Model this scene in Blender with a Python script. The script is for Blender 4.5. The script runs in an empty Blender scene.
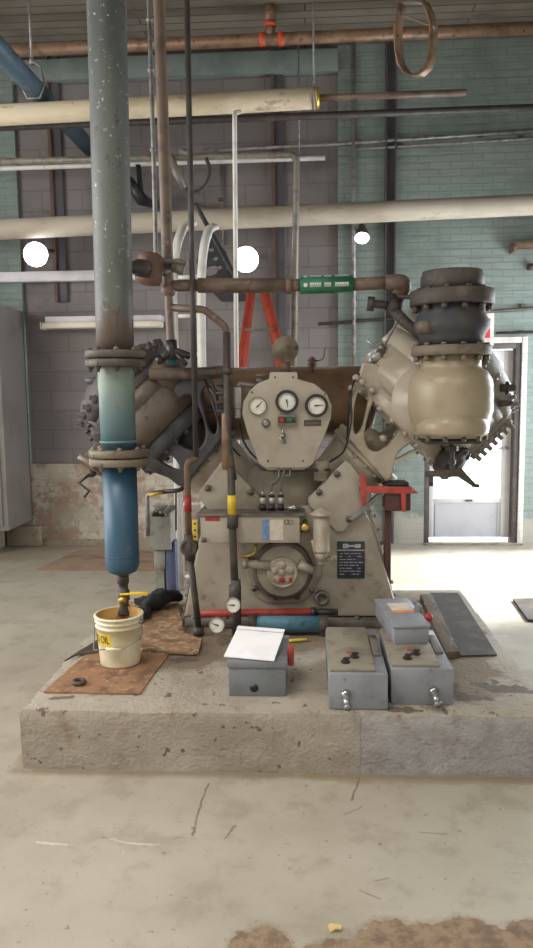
import bpy, bmesh, math, random
from mathutils import Vector, Matrix, noise
random.seed(7)
PI = math.pi
scn = bpy.context.scene
COL = scn.collection
V = Vector

# ------------------------------------------------------------------ camera
FOC = 740.0
yaw, pit, rol = map(math.radians, (3.2, -6.5, 0.7))
EYE = V((0, 0, 1.63))
FW = V((-math.sin(yaw)*math.cos(pit), math.cos(yaw)*math.cos(pit), math.sin(pit)))
R0 = V((math.cos(yaw), math.sin(yaw), 0))
U0 = R0.cross(FW)
UP = U0*math.cos(rol) + R0*math.sin(rol)
RT = R0*math.cos(rol) - U0*math.sin(rol)
cd = bpy.data.cameras.new('camera')
cam = bpy.data.objects.new('camera', cd)
COL.objects.link(cam)
cam.matrix_world = Matrix(((RT.x, UP.x, -FW.x, EYE.x), (RT.y, UP.y, -FW.y, EYE.y), (RT.z, UP.z, -FW.z, EYE.z), (0, 0, 0, 1)))
cd.sensor_fit = 'VERTICAL'
cd.sensor_height = 32
cd.lens = FOC/948*32
cd.clip_start = 0.05
scn.camera = cam

def ray(px, py):
    return FW + RT*((px-266.5)/FOC) - UP*((py-474)/FOC)
def at(px, py, Y):            # the point of the photograph that lies at depth Y
    d = ray(px, py)
    return EYE + d*(Y/d.y)
def on(px, py, z):            # the point of the photograph that lies at height z
    d = ray(px, py)
    return EYE + d*((z-EYE.z)/d.z)
def pr(n, Y):                 # pixels to metres at depth Y
    return n*Y/FOC

# ------------------------------------------------------------------ materials
def nd(nt, t, **kw):
    n = nt.nodes.new(t)
    for k, v in kw.items():
        setattr(n, k, v)
    return n
def srgb(c):
    return tuple(((x/255)/12.92 if x/255 <= .04045 else ((x/255+.055)/1.055)**2.4) for x in c) + (1,)
def setin(nt, sock, v):
    if hasattr(v, 'is_output'):
        nt.links.new(v, sock)
    else:
        sock.default_value = v
def math_n(nt, op, a, b=None, c=None, clamp=False):
    n = nd(nt, 'ShaderNodeMath', operation=op, use_clamp=clamp)
    for i, v in enumerate((a, b, c)):
        if v is not None:
            setin(nt, n.inputs[i], v)
    return n.outputs[0]
def mixc(nt, fac, a, b, blend='MIX'):
    n = nd(nt, 'ShaderNodeMix', data_type='RGBA', blend_type=blend)
    setin(nt, n.inputs[0], fac); setin(nt, n.inputs[6], a); setin(nt, n.inputs[7], b)
    return n.outputs[2]
def noise_n(nt, vec, scale, detail=5, rough=.6, dist=0):
    n = nd(nt, 'ShaderNodeTexNoise')
    n.inputs['Scale'].default_value = scale; n.inputs['Detail'].default_value = detail
    n.inputs['Roughness'].default_value = rough; n.inputs['Distortion'].default_value = dist
    if vec is not None:
        nt.links.new(vec, n.inputs['Vector'])
    return n.outputs['Fac']
def ramp(nt, fac, lo, hi):
    n = nd(nt, 'ShaderNodeMapRange')
    nt.links.new(fac, n.inputs[0]); n.inputs[1].default_value = lo; n.inputs[2].default_value = hi
    n.interpolation_type = 'SMOOTHSTEP'
    return n.outputs[0]
def newmat(name):
    m = bpy.data.materials.new(name); m.use_nodes = True
    nt = m.node_tree
    return m, nt, nt.nodes['Principled BSDF']
def objco(nt):
    return nd(nt, 'ShaderNodeTexCoord').outputs['Object']
def bump_to(nt, b, h, strength=.3, dist=.01):
    n = nd(nt, 'ShaderNodeBump'); n.inputs['Strength'].default_value = strength; n.inputs['Distance'].default_value = dist
    nt.links.new(h, n.inputs['Height']); nt.links.new(n.outputs[0], b.inputs['Normal'])
def mat(name, c, c2=None, sc=6, lo=.45, hi=.65, rough=.55, metal=0, bump=.15, c3=None, sc3=25, lo3=.58, hi3=.68, spec=.5, stretch=None):
    m, nt, b = newmat(name)
    co = objco(nt)
    if stretch:
        mp = nd(nt, 'ShaderNodeMapping'); mp.inputs['Scale'].default_value = stretch
        nt.links.new(co, mp.inputs[0]); co = mp.outputs[0]
    col = srgb(c)
    if c2:
        col = mixc(nt, ramp(nt, noise_n(nt, co, sc), lo, hi), srgb(c), srgb(c2))
    if c3:
        col = mixc(nt, ramp(nt, noise_n(nt, co, sc3, 6, .65), lo3, hi3), col, srgb(c3))
    setin(nt, b.inputs['Base Color'], col)
    b.inputs['Roughness'].default_value = rough; b.inputs['Metallic'].default_value = metal
    b.inputs['Specular IOR Level'].default_value = spec
    if bump:
        bump_to(nt, b, noise_n(nt, co, sc*7), bump, .004)
    return m
def emis(name, c, s):
    m, nt, b = newmat(name)
    b.inputs['Base Color'].default_value = srgb(c)
    b.inputs['Emission Color'].default_value = srgb(c); b.inputs['Emission Strength'].default_value = s
    return m

M = {}
M['cream'] = mat('cream_paint', (174,164,147), (160,149,131), 5, c3=(118,104,86), sc3=14, lo3=.62, hi3=.8, rough=.3, bump=.06)
M['beige'] = mat('beige_grey_paint', (166,156,140), (150,139,122), 5, c3=(92,80,66), sc3=13, lo3=.56, hi3=.82, rough=.42, bump=.12)
M['pot'] = mat('pot_paint', (160,147,123), (149,135,111), 4, c3=(112,98,78), sc3=9, lo3=.62, hi3=.82, rough=.35, bump=.06)
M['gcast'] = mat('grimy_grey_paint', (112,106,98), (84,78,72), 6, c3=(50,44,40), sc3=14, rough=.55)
M['gmid'] = mat('weathered_backlit_grey', (146,140,130), (130,123,113), 6, c3=(92,84,76), sc3=16, rough=.5)  # greyed for the backlit right head; that shade is in the colour
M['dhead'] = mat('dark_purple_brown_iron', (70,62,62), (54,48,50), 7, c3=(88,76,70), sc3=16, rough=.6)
M['rubberj'] = mat('dirty_black_rubber', (58,59,63), (70,64,58), 5, c3=(96,80,62), sc3=9, lo3=.58, hi3=.72, rough=.6)
M['dcast'] = mat('dirty_shaded_grey', (74,73,76), (58,56,58), 6, c3=(40,36,34), sc3=14, rough=.5)  # dirt and the left frame's shade, both put into this colour
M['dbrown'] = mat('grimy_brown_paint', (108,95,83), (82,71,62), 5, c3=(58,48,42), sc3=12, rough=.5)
M['inter'] = mat('intercooler_brown', (122,98,76), (96,74,56), 3, c3=(70,54,42), sc3=9, rough=.4, bump=.05)
M['panel'] = mat('panel_grey', (172,163,148), (160,150,134), 5, c3=(120,108,92), sc3=16, lo3=.65, hi3=.8, rough=.45, bump=.03)
M['black'] = mat('black_plastic', (34,33,34), (46,44,42), 10, rough=.4, bump=.05)
M['iron'] = mat('dark_iron', (66,60,56), (88,76,66), 9, c3=(44,38,36), rough=.6)
M['flange'] = mat('flange_iron', (72,66,62), (98,88,76), 8, c3=(46,40,38), rough=.6)
M['fbeige'] = mat('flange_beige', (116,104,88), (92,80,68), 8, c3=(56,48,42), rough=.55)
M['steel'] = mat('bright_steel', (176,174,170), (140,138,134), 12, rough=.3, metal=.8, bump=.05)
M['dull'] = mat('dull_steel', (128,122,114), (102,96,88), 12, rough=.45, metal=.15)
M['rust'] = mat('rusty_pipe', (116,90,72), (94,72,60), 9, c3=(70,50,44), sc3=30, rough=.65)
M['copper'] = mat('copper_pipe', (146,118,96), (118,94,76), 8, c3=(90,64,52), rough=.45, metal=.3)
M['brownp'] = mat('brown_pipe', (112,94,82), (88,74,66), 8, c3=(140,112,92), sc3=18, lo3=.6, hi3=.7, rough=.5)
M['tan'] = mat('tan_wrapped_pipe', (206,192,166), (190,174,146), 4, c3=(160,142,118), sc3=10, rough=.7, stretch=(.5,1,1))
M['offw'] = mat('off_white_pipe', (178,168,152), (164,153,137), 4, c3=(138,126,110), sc3=10, lo3=.6, hi3=.75, rough=.7, stretch=(.4,1,1))
M['blackp'] = mat('black_pipe', (58,54,52), (74,68,64), 8, rough=.55)
M['galv'] = mat('galvanised_pipe', (150,148,146), (120,116,114), 14, rough=.4, metal=.4)
M['white'] = mat('white_paint', (222,220,214), (204,200,192), 6, c3=(160,152,140), sc3=12, lo3=.66, hi3=.8, rough=.5, bump=.04)
M['red'] = mat('red_paint', (178,72,60), (150,58,50), 8, c3=(100,40,34), sc3=18, lo3=.62, hi3=.75, rough=.45)
M['orange'] = mat('orange_red_fibreglass', (190,80,62), (166,66,52), 8, rough=.5)
M['ored'] = mat('orange_coupling', (216,94,54), (188,74,44), 10, rough=.5)
M['redtag'] = mat('red_tape', (168,44,40), (142,38,36), 18, rough=.5)
M['redbrown'] = mat('red_brown_post', (88,54,50), (72,46,44), 10, rough=.6)
M['yellow'] = mat('yellow_plastic', (220,190,60), (200,168,50), 14, c3=(150,120,40), sc3=40, lo3=.64, hi3=.72, rough=.5, bump=.03)
M['brass'] = mat('brass', (200,170,90), (170,136,64), 14, rough=.35, metal=.7)
M['green'] = mat('green_band', (44,112,84), (34,92,70), 12, rough=.5, bump=.02)
M['teal'] = mat('teal_pipe', (40,116,122), (32,96,104), 12, rough=.5)
M['bluec'] = mat('blue_cylinder', (84,130,148), (70,112,130), 10, c3=(60,70,76), sc3=16, rough=.45)
M['bluepost'] = mat('blue_post', (84,92,122), (70,76,100), 10, rough=.6)
M['bluedark'] = mat('blue_overhead_pipe', (72,94,110), (58,76,90), 5, c3=(40,56,70), sc3=12, rough=.5)
M['gbox'] = mat('grey_enamel', (138,140,146), (124,126,132), 7, c3=(100,94,88), sc3=14, lo3=.62, hi3=.75, rough=.42, bump=.03)
M['glid'] = mat('dusty_lid', (138,130,116), (116,106,90), 6, c3=(84,72,60), sc3=12, lo3=.6, hi3=.75, rough=.6)
M['gsw'] = mat('grey_switch_box', (116,120,124), (104,107,110), 7, rough=.45, bump=.03)
M['gdirty'] = mat('dirty_grey_box', (142,142,132), (120,118,106), 8, c3=(84,76,64), sc3=16, rough=.55)
M['cab'] = mat('cabinet_grey', (124,120,116), (114,109,104), 3, rough=.5, bump=.02)
M['paper'] = mat('white_paper', (236,234,236), (228,226,228), 5, rough=.8, bump=.02)
M['dial'] = mat('dial_white', (226,222,212), (214,208,196), 20, rough=.35, bump=0)
M['cloth'] = mat('black_cloth', (36,35,37), (52,50,50), 14, rough=.9, bump=.4)
M['bucket'] = mat('dirty_cream_plastic', (220,210,182), (200,187,152), 5, c3=(150,118,70), sc3=14, lo3=.6, hi3=.75, rough=.5, bump=.05)
M['oily'] = mat('oily_bucket_inside', (196,160,96), (150,108,52), 8, rough=.35)
M['label'] = mat('label_grey', (118,108,96), rough=.5, bump=0)
M['lblue'] = mat('label_blue', (96,130,178), (130,156,190), 40, rough=.5, bump=0)
M['lpaper'] = mat('label_paper', (206,196,180), (190,178,160), 20, rough=.6, bump=0)
M['lorange'] = mat('label_orange', (206,134,76), (190,118,66), 20, rough=.6, bump=0)
M['navy'] = mat('nameplate_navy', (44,46,60), (56,58,72), 30, rough=.4, bump=0)
M['silver'] = mat('nameplate_silver', (190,188,190), (150,148,152), 60, rough=.4, bump=0)
M['rubber'] = mat('rubber_mat', (62,56,50), (84,74,64), 7, c3=(112,100,86), sc3=16, lo3=.64, hi3=.75, rough=.7, bump=.3)
M['plank'] = mat('old_plank', (104,92,80), (78,66,56), 6, c3=(130,118,102), sc3=14, rough=.75, bump=.2, stretch=(3,.6,1))
M['fibre'] = mat('oil_soaked_fibreboard', (142,106,78), (104,76,56), 8, c3=(170,138,106), sc3=26, lo3=.56, hi3=.68, rough=.8, bump=.4)
M['fibre2'] = mat('shredded_fibreboard', (150,118,88), (112,86,64), 9, c3=(178,150,118), sc3=26, lo3=.5, hi3=.6, rough=.85, bump=.6)
M['ply'] = mat('stained_plywood', (150,126,106), (122,102,86), 2.5, c3=(168,138,112), sc3=6, lo3=.56, hi3=.7, rough=.8, stretch=(1,2,1))
M['darkedge'] = mat('dark_plywood_edge', (88,76,66), (70,60,54), 5, rough=.8)
M['cblock'] = mat('concrete_block', (150,138,118), (128,114,94), 7, c3=(98,86,70), sc3=22, rough=.85, bump=.4)
M['leaf'] = mat('dry_leaf', (206,180,120), (180,148,90), 30, rough=.7)
M['doorw'] = mat('door_white', (206,204,204), (196,194,194), 4, rough=.45, bump=.02)
M['doorg'] = mat('door_kick_panel', (186,186,192), (176,176,182), 3, rough=.5, bump=.02)
M['jamb'] = mat('door_frame_dark', (76,70,68), (92,86,82), 8, rough=.6)
M['perf'] = mat('dark_perforated_steel', (46,46,50), (62,62,66), 10, rough=.5)
M['trunk'] = mat('white_trunking', (214,212,216), (200,198,202), 3, rough=.5, bump=.02)
M['column'] = mat('dark_steel_column', (78,77,80), (88,85,87), 4, rough=.7)
M['rustcol'] = mat('rust_steel_flange', (104,78,70), (88,70,66), 4, rough=.75)
M['signred'] = mat('sign_red', (204,40,44), rough=.5, bump=0)
M['ext'] = mat('outside_concrete', (222,222,224), (206,206,210), 2, rough=.8)
M['lens'] = emis('lamp_lens_glow', (246,246,255), 14)
M['tubeglow'] = mat('frosted_diffuser', (226,218,200), (214,204,184), 5, rough=.6, bump=.02)

def glass_mat():
    m, nt, b = newmat('door_glass')
    nt.nodes.remove(b)
    out = nt.nodes['Material Output']
    t = nd(nt, 'ShaderNodeBsdfTransparent'); t.inputs[0].default_value = (.93, .95, .97, 1)
    g = nd(nt, 'ShaderNodeBsdfGlossy'); g.inputs['Roughness'].default_value = .03
    f = nd(nt, 'ShaderNodeFresnel'); f.inputs[0].default_value = 1.45
    mx = nd(nt, 'ShaderNodeMixShader')
    nt.links.new(f.outputs[0], mx.inputs[0]); nt.links.new(t.outputs[0], mx.inputs[1]); nt.links.new(g.outputs[0], mx.inputs[2])
    nt.links.new(mx.outputs[0], out.inputs['Surface'])
    return m
M['glass'] = glass_mat()

def posxyz(nt):
    g = nd(nt, 'ShaderNodeNewGeometry').outputs['Position']
    s = nd(nt, 'ShaderNodeSeparateXYZ'); nt.links.new(g, s.inputs[0])
    return g, s.outputs[0], s.outputs[1], s.outputs[2]
def wall_mat(name, bw, bh, mortar, c, c2, cm, dirt, peel=None, rough=.7, bstr=.35, lowpeel=None, sc=1.6, streak=False):
    m, nt, b = newmat(name)
    g, x, y, z = posxyz(nt)
    cb = nd(nt, 'ShaderNodeCombineXYZ')
    wob = math_n(nt, 'MULTIPLY', math_n(nt, 'SUBTRACT', noise_n(nt, g, 3), .5), .012)
    nt.links.new(math_n(nt, 'ADD', x, y), cb.inputs[0]); nt.links.new(math_n(nt, 'ADD', z, wob), cb.inputs[1])
    br = nd(nt, 'ShaderNodeTexBrick')
    nt.links.new(cb.outputs[0], br.inputs['Vector'])
    br.inputs['Scale'].default_value = 1; br.inputs['Brick Width'].default_value = bw; br.inputs['Row Height'].default_value = bh
    br.inputs['Mortar Size'].default_value = mortar; br.inputs['Mortar Smooth'].default_value = .3
    br.inputs['Color1'].default_value = srgb(c); br.inputs['Color2'].default_value = srgb(c2); br.inputs['Mortar'].default_value = srgb(cm)
    col = br.outputs['Color']
    col = mixc(nt, ramp(nt, noise_n(nt, g, sc, 7, .62), .48, .72), col, srgb(dirt))
    h = math_n(nt, 'ADD', math_n(nt, 'MULTIPLY', br.outputs['Fac'], -1.0), math_n(nt, 'MULTIPLY', noise_n(nt, g, 40), .7))
    if streak:
        mp = nd(nt, 'ShaderNodeMapping'); mp.inputs['Scale'].default_value = (1.2, 1, 16); nt.links.new(g, mp.inputs[0])
        sn = noise_n(nt, mp.outputs[0], 1.3, 5, .6)
        col = mixc(nt, math_n(nt, 'MULTIPLY', ramp(nt, sn, .5, .68), .55), col, srgb((104,122,116)))
        h = math_n(nt, 'SUBTRACT', h, math_n(nt, 'MULTIPLY', ramp(nt, sn, .5, .68), .8))
    if peel:
        p1, p2 = peel
        mk = math_n(nt, 'MULTIPLY', ramp(nt, noise_n(nt, g, 4.2, 9, .75), .47, .56), .9)
        col = mixc(nt, mk, col, mixc(nt, ramp(nt, noise_n(nt, g, 11, 4), .45, .6), srgb(p1), srgb(p2)))
        h = math_n(nt, 'ADD', h, math_n(nt, 'MULTIPLY', mk, -.8))
    if lowpeel:
        zc, pc = lowpeel
        mk = math_n(nt, 'MULTIPLY', ramp(nt, math_n(nt, 'ADD', z, math_n(nt, 'MULTIPLY', noise_n(nt, g, 5, 7, .7), .5)), zc+.3, zc+.2), .85)
        col = mixc(nt, mk, col, srgb(pc))
    nt.links.new(col, b.inputs['Base Color']); b.inputs['Roughness'].default_value = rough
    b.inputs['Specular IOR Level'].default_value = .3
    bump_to(nt, b, h, bstr, .012)
    return m
M['wteal'] = wall_mat('teal_painted_brick', .21, .07, .008, (134,146,140), (128,140,134), (122,134,128), (108,121,115), lowpeel=(.30, (166,162,152)), streak=True)
M['wblock'] = wall_mat('grey_blockwork', .42, .205, .009, (132,126,125), (125,119,118), (117,111,110), (99,94,95), sc=1.1)
M['wbase'] = wall_mat('flaking_whitewashed_brick', .21, .07, .009, (194,187,173), (189,181,166), (185,177,162), (160,148,132), peel=((160,128,112), (152,140,126)))
M['lintel'] = mat('faded_teal_timber', (126,138,134), (112,124,120), 3, rough=.7)
M['wsill'] = wall_mat('white_door_reveal', .21, .07, .004, (214,210,204), (206,202,196), (190,184,176), (170,160,150))

def seg_dist(nt, x, y, a, b):
    ax, ay = a; dx, dy = b[0]-a[0], b[1]-a[1]; L = dx*dx+dy*dy
    px = math_n(nt, 'SUBTRACT', x, ax); py = math_n(nt, 'SUBTRACT', y, ay)
    t = math_n(nt, 'ADD', math_n(nt, 'MULTIPLY', px, dx/L), math_n(nt, 'MULTIPLY', py, dy/L), clamp=True)
    ex = math_n(nt, 'SUBTRACT', px, math_n(nt, 'MULTIPLY', t, dx)); ey = math_n(nt, 'SUBTRACT', py, math_n(nt, 'MULTIPLY', t, dy))
    return math_n(nt, 'SQRT', math_n(nt, 'ADD', math_n(nt, 'MULTIPLY', ex, ex), math_n(nt, 'MULTIPLY', ey, ey)))
def cracks(nt, x, y, polys):
    d = None
    for pl in polys:
        for a, b in zip(pl, pl[1:]):
            s = seg_dist(nt, x, y, a, b)
            d = s if d is None else math_n(nt, 'MINIMUM', d, s)
    return d
def blob(nt, x, y, c, rx, ry, nz, amt=.9):
    dx = math_n(nt, 'DIVIDE', math_n(nt, 'SUBTRACT', x, c[0]), rx); dy = math_n(nt, 'DIVIDE', math_n(nt, 'SUBTRACT', y, c[1]), ry)
    r = math_n(nt, 'SQRT', math_n(nt, 'ADD', math_n(nt, 'MULTIPLY', dx, dx), math_n(nt, 'MULTIPLY', dy, dy)))
    return math_n(nt, 'SUBTRACT', math_n(nt, 'SUBTRACT', 1.0, r), math_n(nt, 'MULTIPLY', math_n(nt, 'SUBTRACT', nz, .5), amt))
def P2(px, py, z=0):
    p = on(px, py, z); return (p.x, p.y)
def floor_mat():
    m, nt, b = newmat('worn_concrete_floor')
    g, x, y, z = posxyz(nt)
    n1 = noise_n(nt, g, .9, 6, .6); n2 = noise_n(nt, g, 4.5, 8, .65); n3 = noise_n(nt, g, 16, 6, .7)
    nb = noise_n(nt, g, 7, 6, .65)
    cx = math_n(nt, 'ADD', x, math_n(nt, 'MULTIPLY', math_n(nt, 'SUBTRACT', n3, .5), .035))
    cy = math_n(nt, 'ADD', y, math_n(nt, 'MULTIPLY', math_n(nt, 'SUBTRACT', nb, .5), .05))
    col = mixc(nt, ramp(nt, n1, .35, .7), srgb((171,164,150)), srgb((152,144,129)))
    col = mixc(nt, math_n(nt, 'MULTIPLY', ramp(nt, n2, .48, .66), .6), col, srgb((142,133,117)))
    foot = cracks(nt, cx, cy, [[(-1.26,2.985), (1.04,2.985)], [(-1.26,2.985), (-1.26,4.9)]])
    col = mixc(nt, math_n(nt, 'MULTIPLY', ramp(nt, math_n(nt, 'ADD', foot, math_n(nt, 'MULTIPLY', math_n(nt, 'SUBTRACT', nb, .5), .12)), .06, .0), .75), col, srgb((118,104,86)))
    col = mixc(nt, math_n(nt, 'MULTIPLY', ramp(nt, noise_n(nt, g, 26, 4, .6), .66, .69), .8), col, srgb((126,112,94)))
    # bare aggregate patches where the topping has broken away, in the foreground
    pat = None
    for c, rx, ry in ((P2(258,962), .11, .14), (P2(350,960), .14, .09), (P2(455,966), .36, .19), (P2(540,950), .12, .13)):
        k = blob(nt, x, y, c, rx, ry, nb, 1.0)
        pat = k if pat is None else math_n(nt, 'MAXIMUM', pat, k)
    pm = ramp(nt, pat, .0, .06)
    pcol = mixc(nt, ramp(nt, n3, .4, .6), srgb((142,121,99)), srgb((112,93,76)))
    col = mixc(nt, math_n(nt, 'MULTIPLY', ramp(nt, pat, -.12, .02), .4), col, srgb((120,102,82)))
    col = mixc(nt, pm, col, pcol)
    # darker edge along the foot of the plinth
    dk = blob(nt, x, y, (.45, 3.0), .75, .09, nb, 1.2)
    col = mixc(nt, math_n(nt, 'MULTIPLY', ramp(nt, dk, 0, .3), .45), col, srgb((132,116,94)))
    c1 = cracks(nt, cx, cy, [[P2(209,783), P2(201,805), P2(193,835)], [P2(360,778), P2(352,800)], [P2(226,838), P2(236,826)]])
    c2 = cracks(nt, cx, cy, [[P2(38,841), P2(72,845)], [P2(112,838), P2(124,842), P2(150,844), P2(172,846)], [P2(124,852), P2(118,870)]])
    cm = ramp(nt, c1, .007, .002)
    col = mixc(nt, math_n(nt, 'MULTIPLY', math_n(nt, 'MULTIPLY', cm, ramp(nt, nb, .3, .5)), .75), col, srgb((112,96,74)))
    col = mixc(nt, math_n(nt, 'MULTIPLY', math_n(nt, 'MULTIPLY', ramp(nt, c2, .008, .002), ramp(nt, nb, .48, .58)), .6), col, srgb((214,208,196)))
    # scrapes
    sp = cracks(nt, cx, cy, [[P2(360,890), P2(380,900)], [P2(376,882), P2(388,878)], [P2(420,832), P2(446,834)], [P2(345,815), P2(362,806)]])
    col = mixc(nt, math_n(nt, 'MULTIPLY', ramp(nt, sp, .006, .001), .7), col, srgb((122,106,84)))
    # oil stained areas at the back left
    col = mixc(nt, math_n(nt, 'MULTIPLY', ramp(nt, blob(nt, x, y, P2(60,552), 1.1, .5, nb, 1.2), 0, .3), .35), col, srgb((140,122,104)))
    nt.links.new(col, b.inputs['Base Color'])
    r = math_n(nt, 'ADD', .30, math_n(nt, 'MULTIPLY', n2, .35))
    nt.links.new(math_n(nt, 'ADD', r, math_n(nt, 'MULTIPLY', pm, .4)), b.inputs['Roughness'])
    b.inputs['Specular IOR Level'].default_value = .5
    h = math_n(nt, 'ADD', math_n(nt, 'MULTIPLY', n3, .25), math_n(nt, 'MULTIPLY', noise_n(nt, g, 60, 5), .2))
    h = math_n(nt, 'SUBTRACT', h, math_n(nt, 'MULTIPLY', math_n(nt, 'MAXIMUM', cm, pm), .9))
    bump_to(nt, b, h, .35, .012)
    return m
M['floor'] = floor_mat()
def plinth_mat():
    m, nt, b = newmat('plinth_concrete')
    g, x, y, z = posxyz(nt)
    n1 = noise_n(nt, g, 2.2, 6, .6); n2 = noise_n(nt, g, 9, 7, .65); n3 = noise_n(nt, g, 24, 6, .7)
    col = mixc(nt, ramp(nt, n1, .35, .7), srgb((172,163,149)), srgb((150,140,125)))
    col = mixc(nt, math_n(nt, 'MULTIPLY', ramp(nt, n2, .52, .7), .6), col, srgb((134,118,98)))
    col = mixc(nt, math_n(nt, 'MULTIPLY', ramp(nt, noise_n(nt, g, 17, 4, .55), .635, .665), .85), col, srgb((92,78,64)))
    H = .27
    nb = noise_n(nt, g, 7, 6, .65)
    top = ramp(nt, z, H-.02, H-.008)
    # oil soaked top round the machine and behind the boxes, spills at the right
    st = None
    for c, rx, ry in ((P2(300,630,H), 1.0, .42), (P2(430,660,H), .35, .62), (P2(200,640,H), .35, .5), ):
        k = blob(nt, x, y, c, rx, ry, nb, 1.1)
        st = k if st is None else math_n(nt, 'MAXIMUM', st, k)
    col = mixc(nt, math_n(nt, 'MULTIPLY', math_n(nt, 'MULTIPLY', ramp(nt, st, 0, .25), top), .8), col, mixc(nt, n2, srgb((84,70,56)), srgb((140,120,96))))
    s2 = None; ns2 = noise_n(nt, g, 13, 5, .6)
    for c, rx, ry in ((P2(505,688,H), .17, .085), (P2(474,698,H), .15, .04), (P2(404,709,H), .07, .03), (P2(452,690,H), .07, .12), (P2(178,660,H), .09, .05), (P2(205,704,H), .02, .012), (P2(222,705,H), .02, .012), (P2(60,698,H), .07, .03)):
        k = blob(nt, x, y, c, rx*.8, ry*.8, ns2, 4.5)
        s2 = k if s2 is None else math_n(nt, 'MAXIMUM', s2, k)
    col = mixc(nt, math_n(nt, 'MULTIPLY', math_n(nt, 'MULTIPLY', ramp(nt, s2, 0, .08), top), .85), col, srgb((92,80,70)))
    # light chipped edge line and rust run on the front
    fr = math_n(nt, 'SUBTRACT', 1.0, top)
    rr = cracks(nt, x, z, [[(P2(58,712,H)[0], .27), (P2(64,712,H)[0], .19), (P2(66,712,H)[0], .13)], [(P2(48,712,H)[0], .26), (P2(58,712,H)[0], .255)]])
    col = mixc(nt, math_n(nt, 'MULTIPLY', math_n(nt, 'MULTIPLY', ramp(nt, math_n(nt, 'ADD', rr, math_n(nt, 'MULTIPLY', nb, .02)), .05, .0), fr), .5), col, srgb((124,96,62)))
    # bluish window light on the right part of the front, put into the colour
    cool_lit = ramp(nt, math_n(nt, 'ADD', x, math_n(nt, 'MULTIPLY', math_n(nt, 'SUBTRACT', nb, .5), .3)), .12, .30)
    col = mixc(nt, math_n(nt, 'MULTIPLY', math_n(nt, 'MULTIPLY', cool_lit, fr), .7), col, mixc(nt, ramp(nt, n2, .4, .65), srgb((164,163,166)), srgb((142,139,140))))
    ck = cracks(nt, math_n(nt, 'ADD', x, math_n(nt, 'MULTIPLY', nb, .04)), z, [[(.235, .27), (.235, .19), (.24, .1), (.235, 0)]])
    col = mixc(nt, math_n(nt, 'MULTIPLY', math_n(nt, 'MULTIPLY', ramp(nt, ck, .005, .001), fr), .4), col, srgb((96,84,74)))
    nt.links.new(col, b.inputs['Base Color']); b.inputs['Roughness'].default_value = .75
    h = math_n(nt, 'ADD', math_n(nt, 'MULTIPLY', n3, .5), math_n(nt, 'MULTIPLY', noise_n(nt, g, 60, 5), .4))
    bump_to(nt, b, math_n(nt, 'ADD', h, math_n(nt, 'MULTIPLY', n2, .8)), .8, .02)
    return m
M['plinth'] = plinth_mat()
def ceil_mat():
    m, nt, b = newmat('old_timber_ceiling')
    g, x, y, z = posxyz(nt)
    w = nd(nt, 'ShaderNodeTexBrick')
    cb = nd(nt, 'ShaderNodeCombineXYZ'); nt.links.new(x, cb.inputs[0]); nt.links.new(y, cb.inputs[1]); nt.links.new(cb.outputs[0], w.inputs['Vector'])
    for k, v in (('Scale', 1), ('Brick Width', 3), ('Row Height', .13), ('Mortar Size', .008)): w.inputs[k].default_value = v
    w.inputs['Color1'].default_value = srgb((132,124,112)); w.inputs['Color2'].default_value = srgb((116,108,98)); w.inputs['Mortar'].default_value = srgb((74,68,62))
    col = mixc(nt, ramp(nt, noise_n(nt, g, 1.4, 6), .45, .7), w.outputs['Color'], srgb((98,92,84)))
    nt.links.new(col, b.inputs['Base Color']); b.inputs['Roughness'].default_value = .8
    return m
M['ceil'] = ceil_mat()
def bigpipe_mat():
    m, nt, b = newmat('flaking_green_grey_paint')
    co = objco(nt); g, x, y, z = posxyz(nt)
    mp = nd(nt, 'ShaderNodeMapping'); mp.inputs['Scale'].default_value = (1, 1, .45); nt.links.new(co, mp.inputs[0])
    n2 = noise_n(nt, mp.outputs[0], 14, 8, .7); n1 = noise_n(nt, mp.outputs[0], 3, 5)
    col = mixc(nt, ramp(nt, n1, .4, .65), srgb((92,97,92)), srgb((74,79,77)))
    col = mixc(nt, ramp(nt, n2, .57, .61), col, srgb((74,66,62)))
    col = mixc(nt, ramp(nt, noise_n(nt, co, 38, 6, .7), .62, .66), col, srgb((172,176,164)))
    rz = math_n(nt, 'ADD', z, math_n(nt, 'MULTIPLY', n1, .25))
    col = mixc(nt, math_n(nt, 'MULTIPLY', ramp(nt, rz, 2.22, 2.02), .8), col, srgb((90,72,62)))
    nt.links.new(col, b.inputs['Base Color']); b.inputs['Roughness'].default_value = .5
    bump_to(nt, b, n2, .3, .006)
    return m
M['bigpipe'] = bigpipe_mat()
def bluepipe_mat():
    m, nt, b = newmat('faded_to_blue_paint')
    co = objco(nt); g, x, y, z = posxyz(nt)
    n1 = noise_n(nt, co, 7, 7, .6)
    zz = math_n(nt, 'ADD', z, math_n(nt, 'MULTIPLY', math_n(nt, 'SUBTRACT', n1, .5), .22))
    col = mixc(nt, ramp(nt, zz, 1.72, 1.42), srgb((124,136,126)), srgb((90,118,124)))
    col = mixc(nt, ramp(nt, zz, 1.42, 1.30), col, srgb((46,80,102)))
    col = mixc(nt, math_n(nt, 'MULTIPLY', ramp(nt, zz, 1.72, 1.79), .8), col, srgb((86,72,62)))
    col = mixc(nt, math_n(nt, 'MULTIPLY', ramp(nt, noise_n(nt, co, 22, 7, .7), .6, .68), .6), col, srgb((100,88,76)))
    nt.links.new(col, b.inputs['Base Color']); b.inputs['Roughness'].default_value = .42
    return m
M['bluepipe'] = bluepipe_mat()

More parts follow.
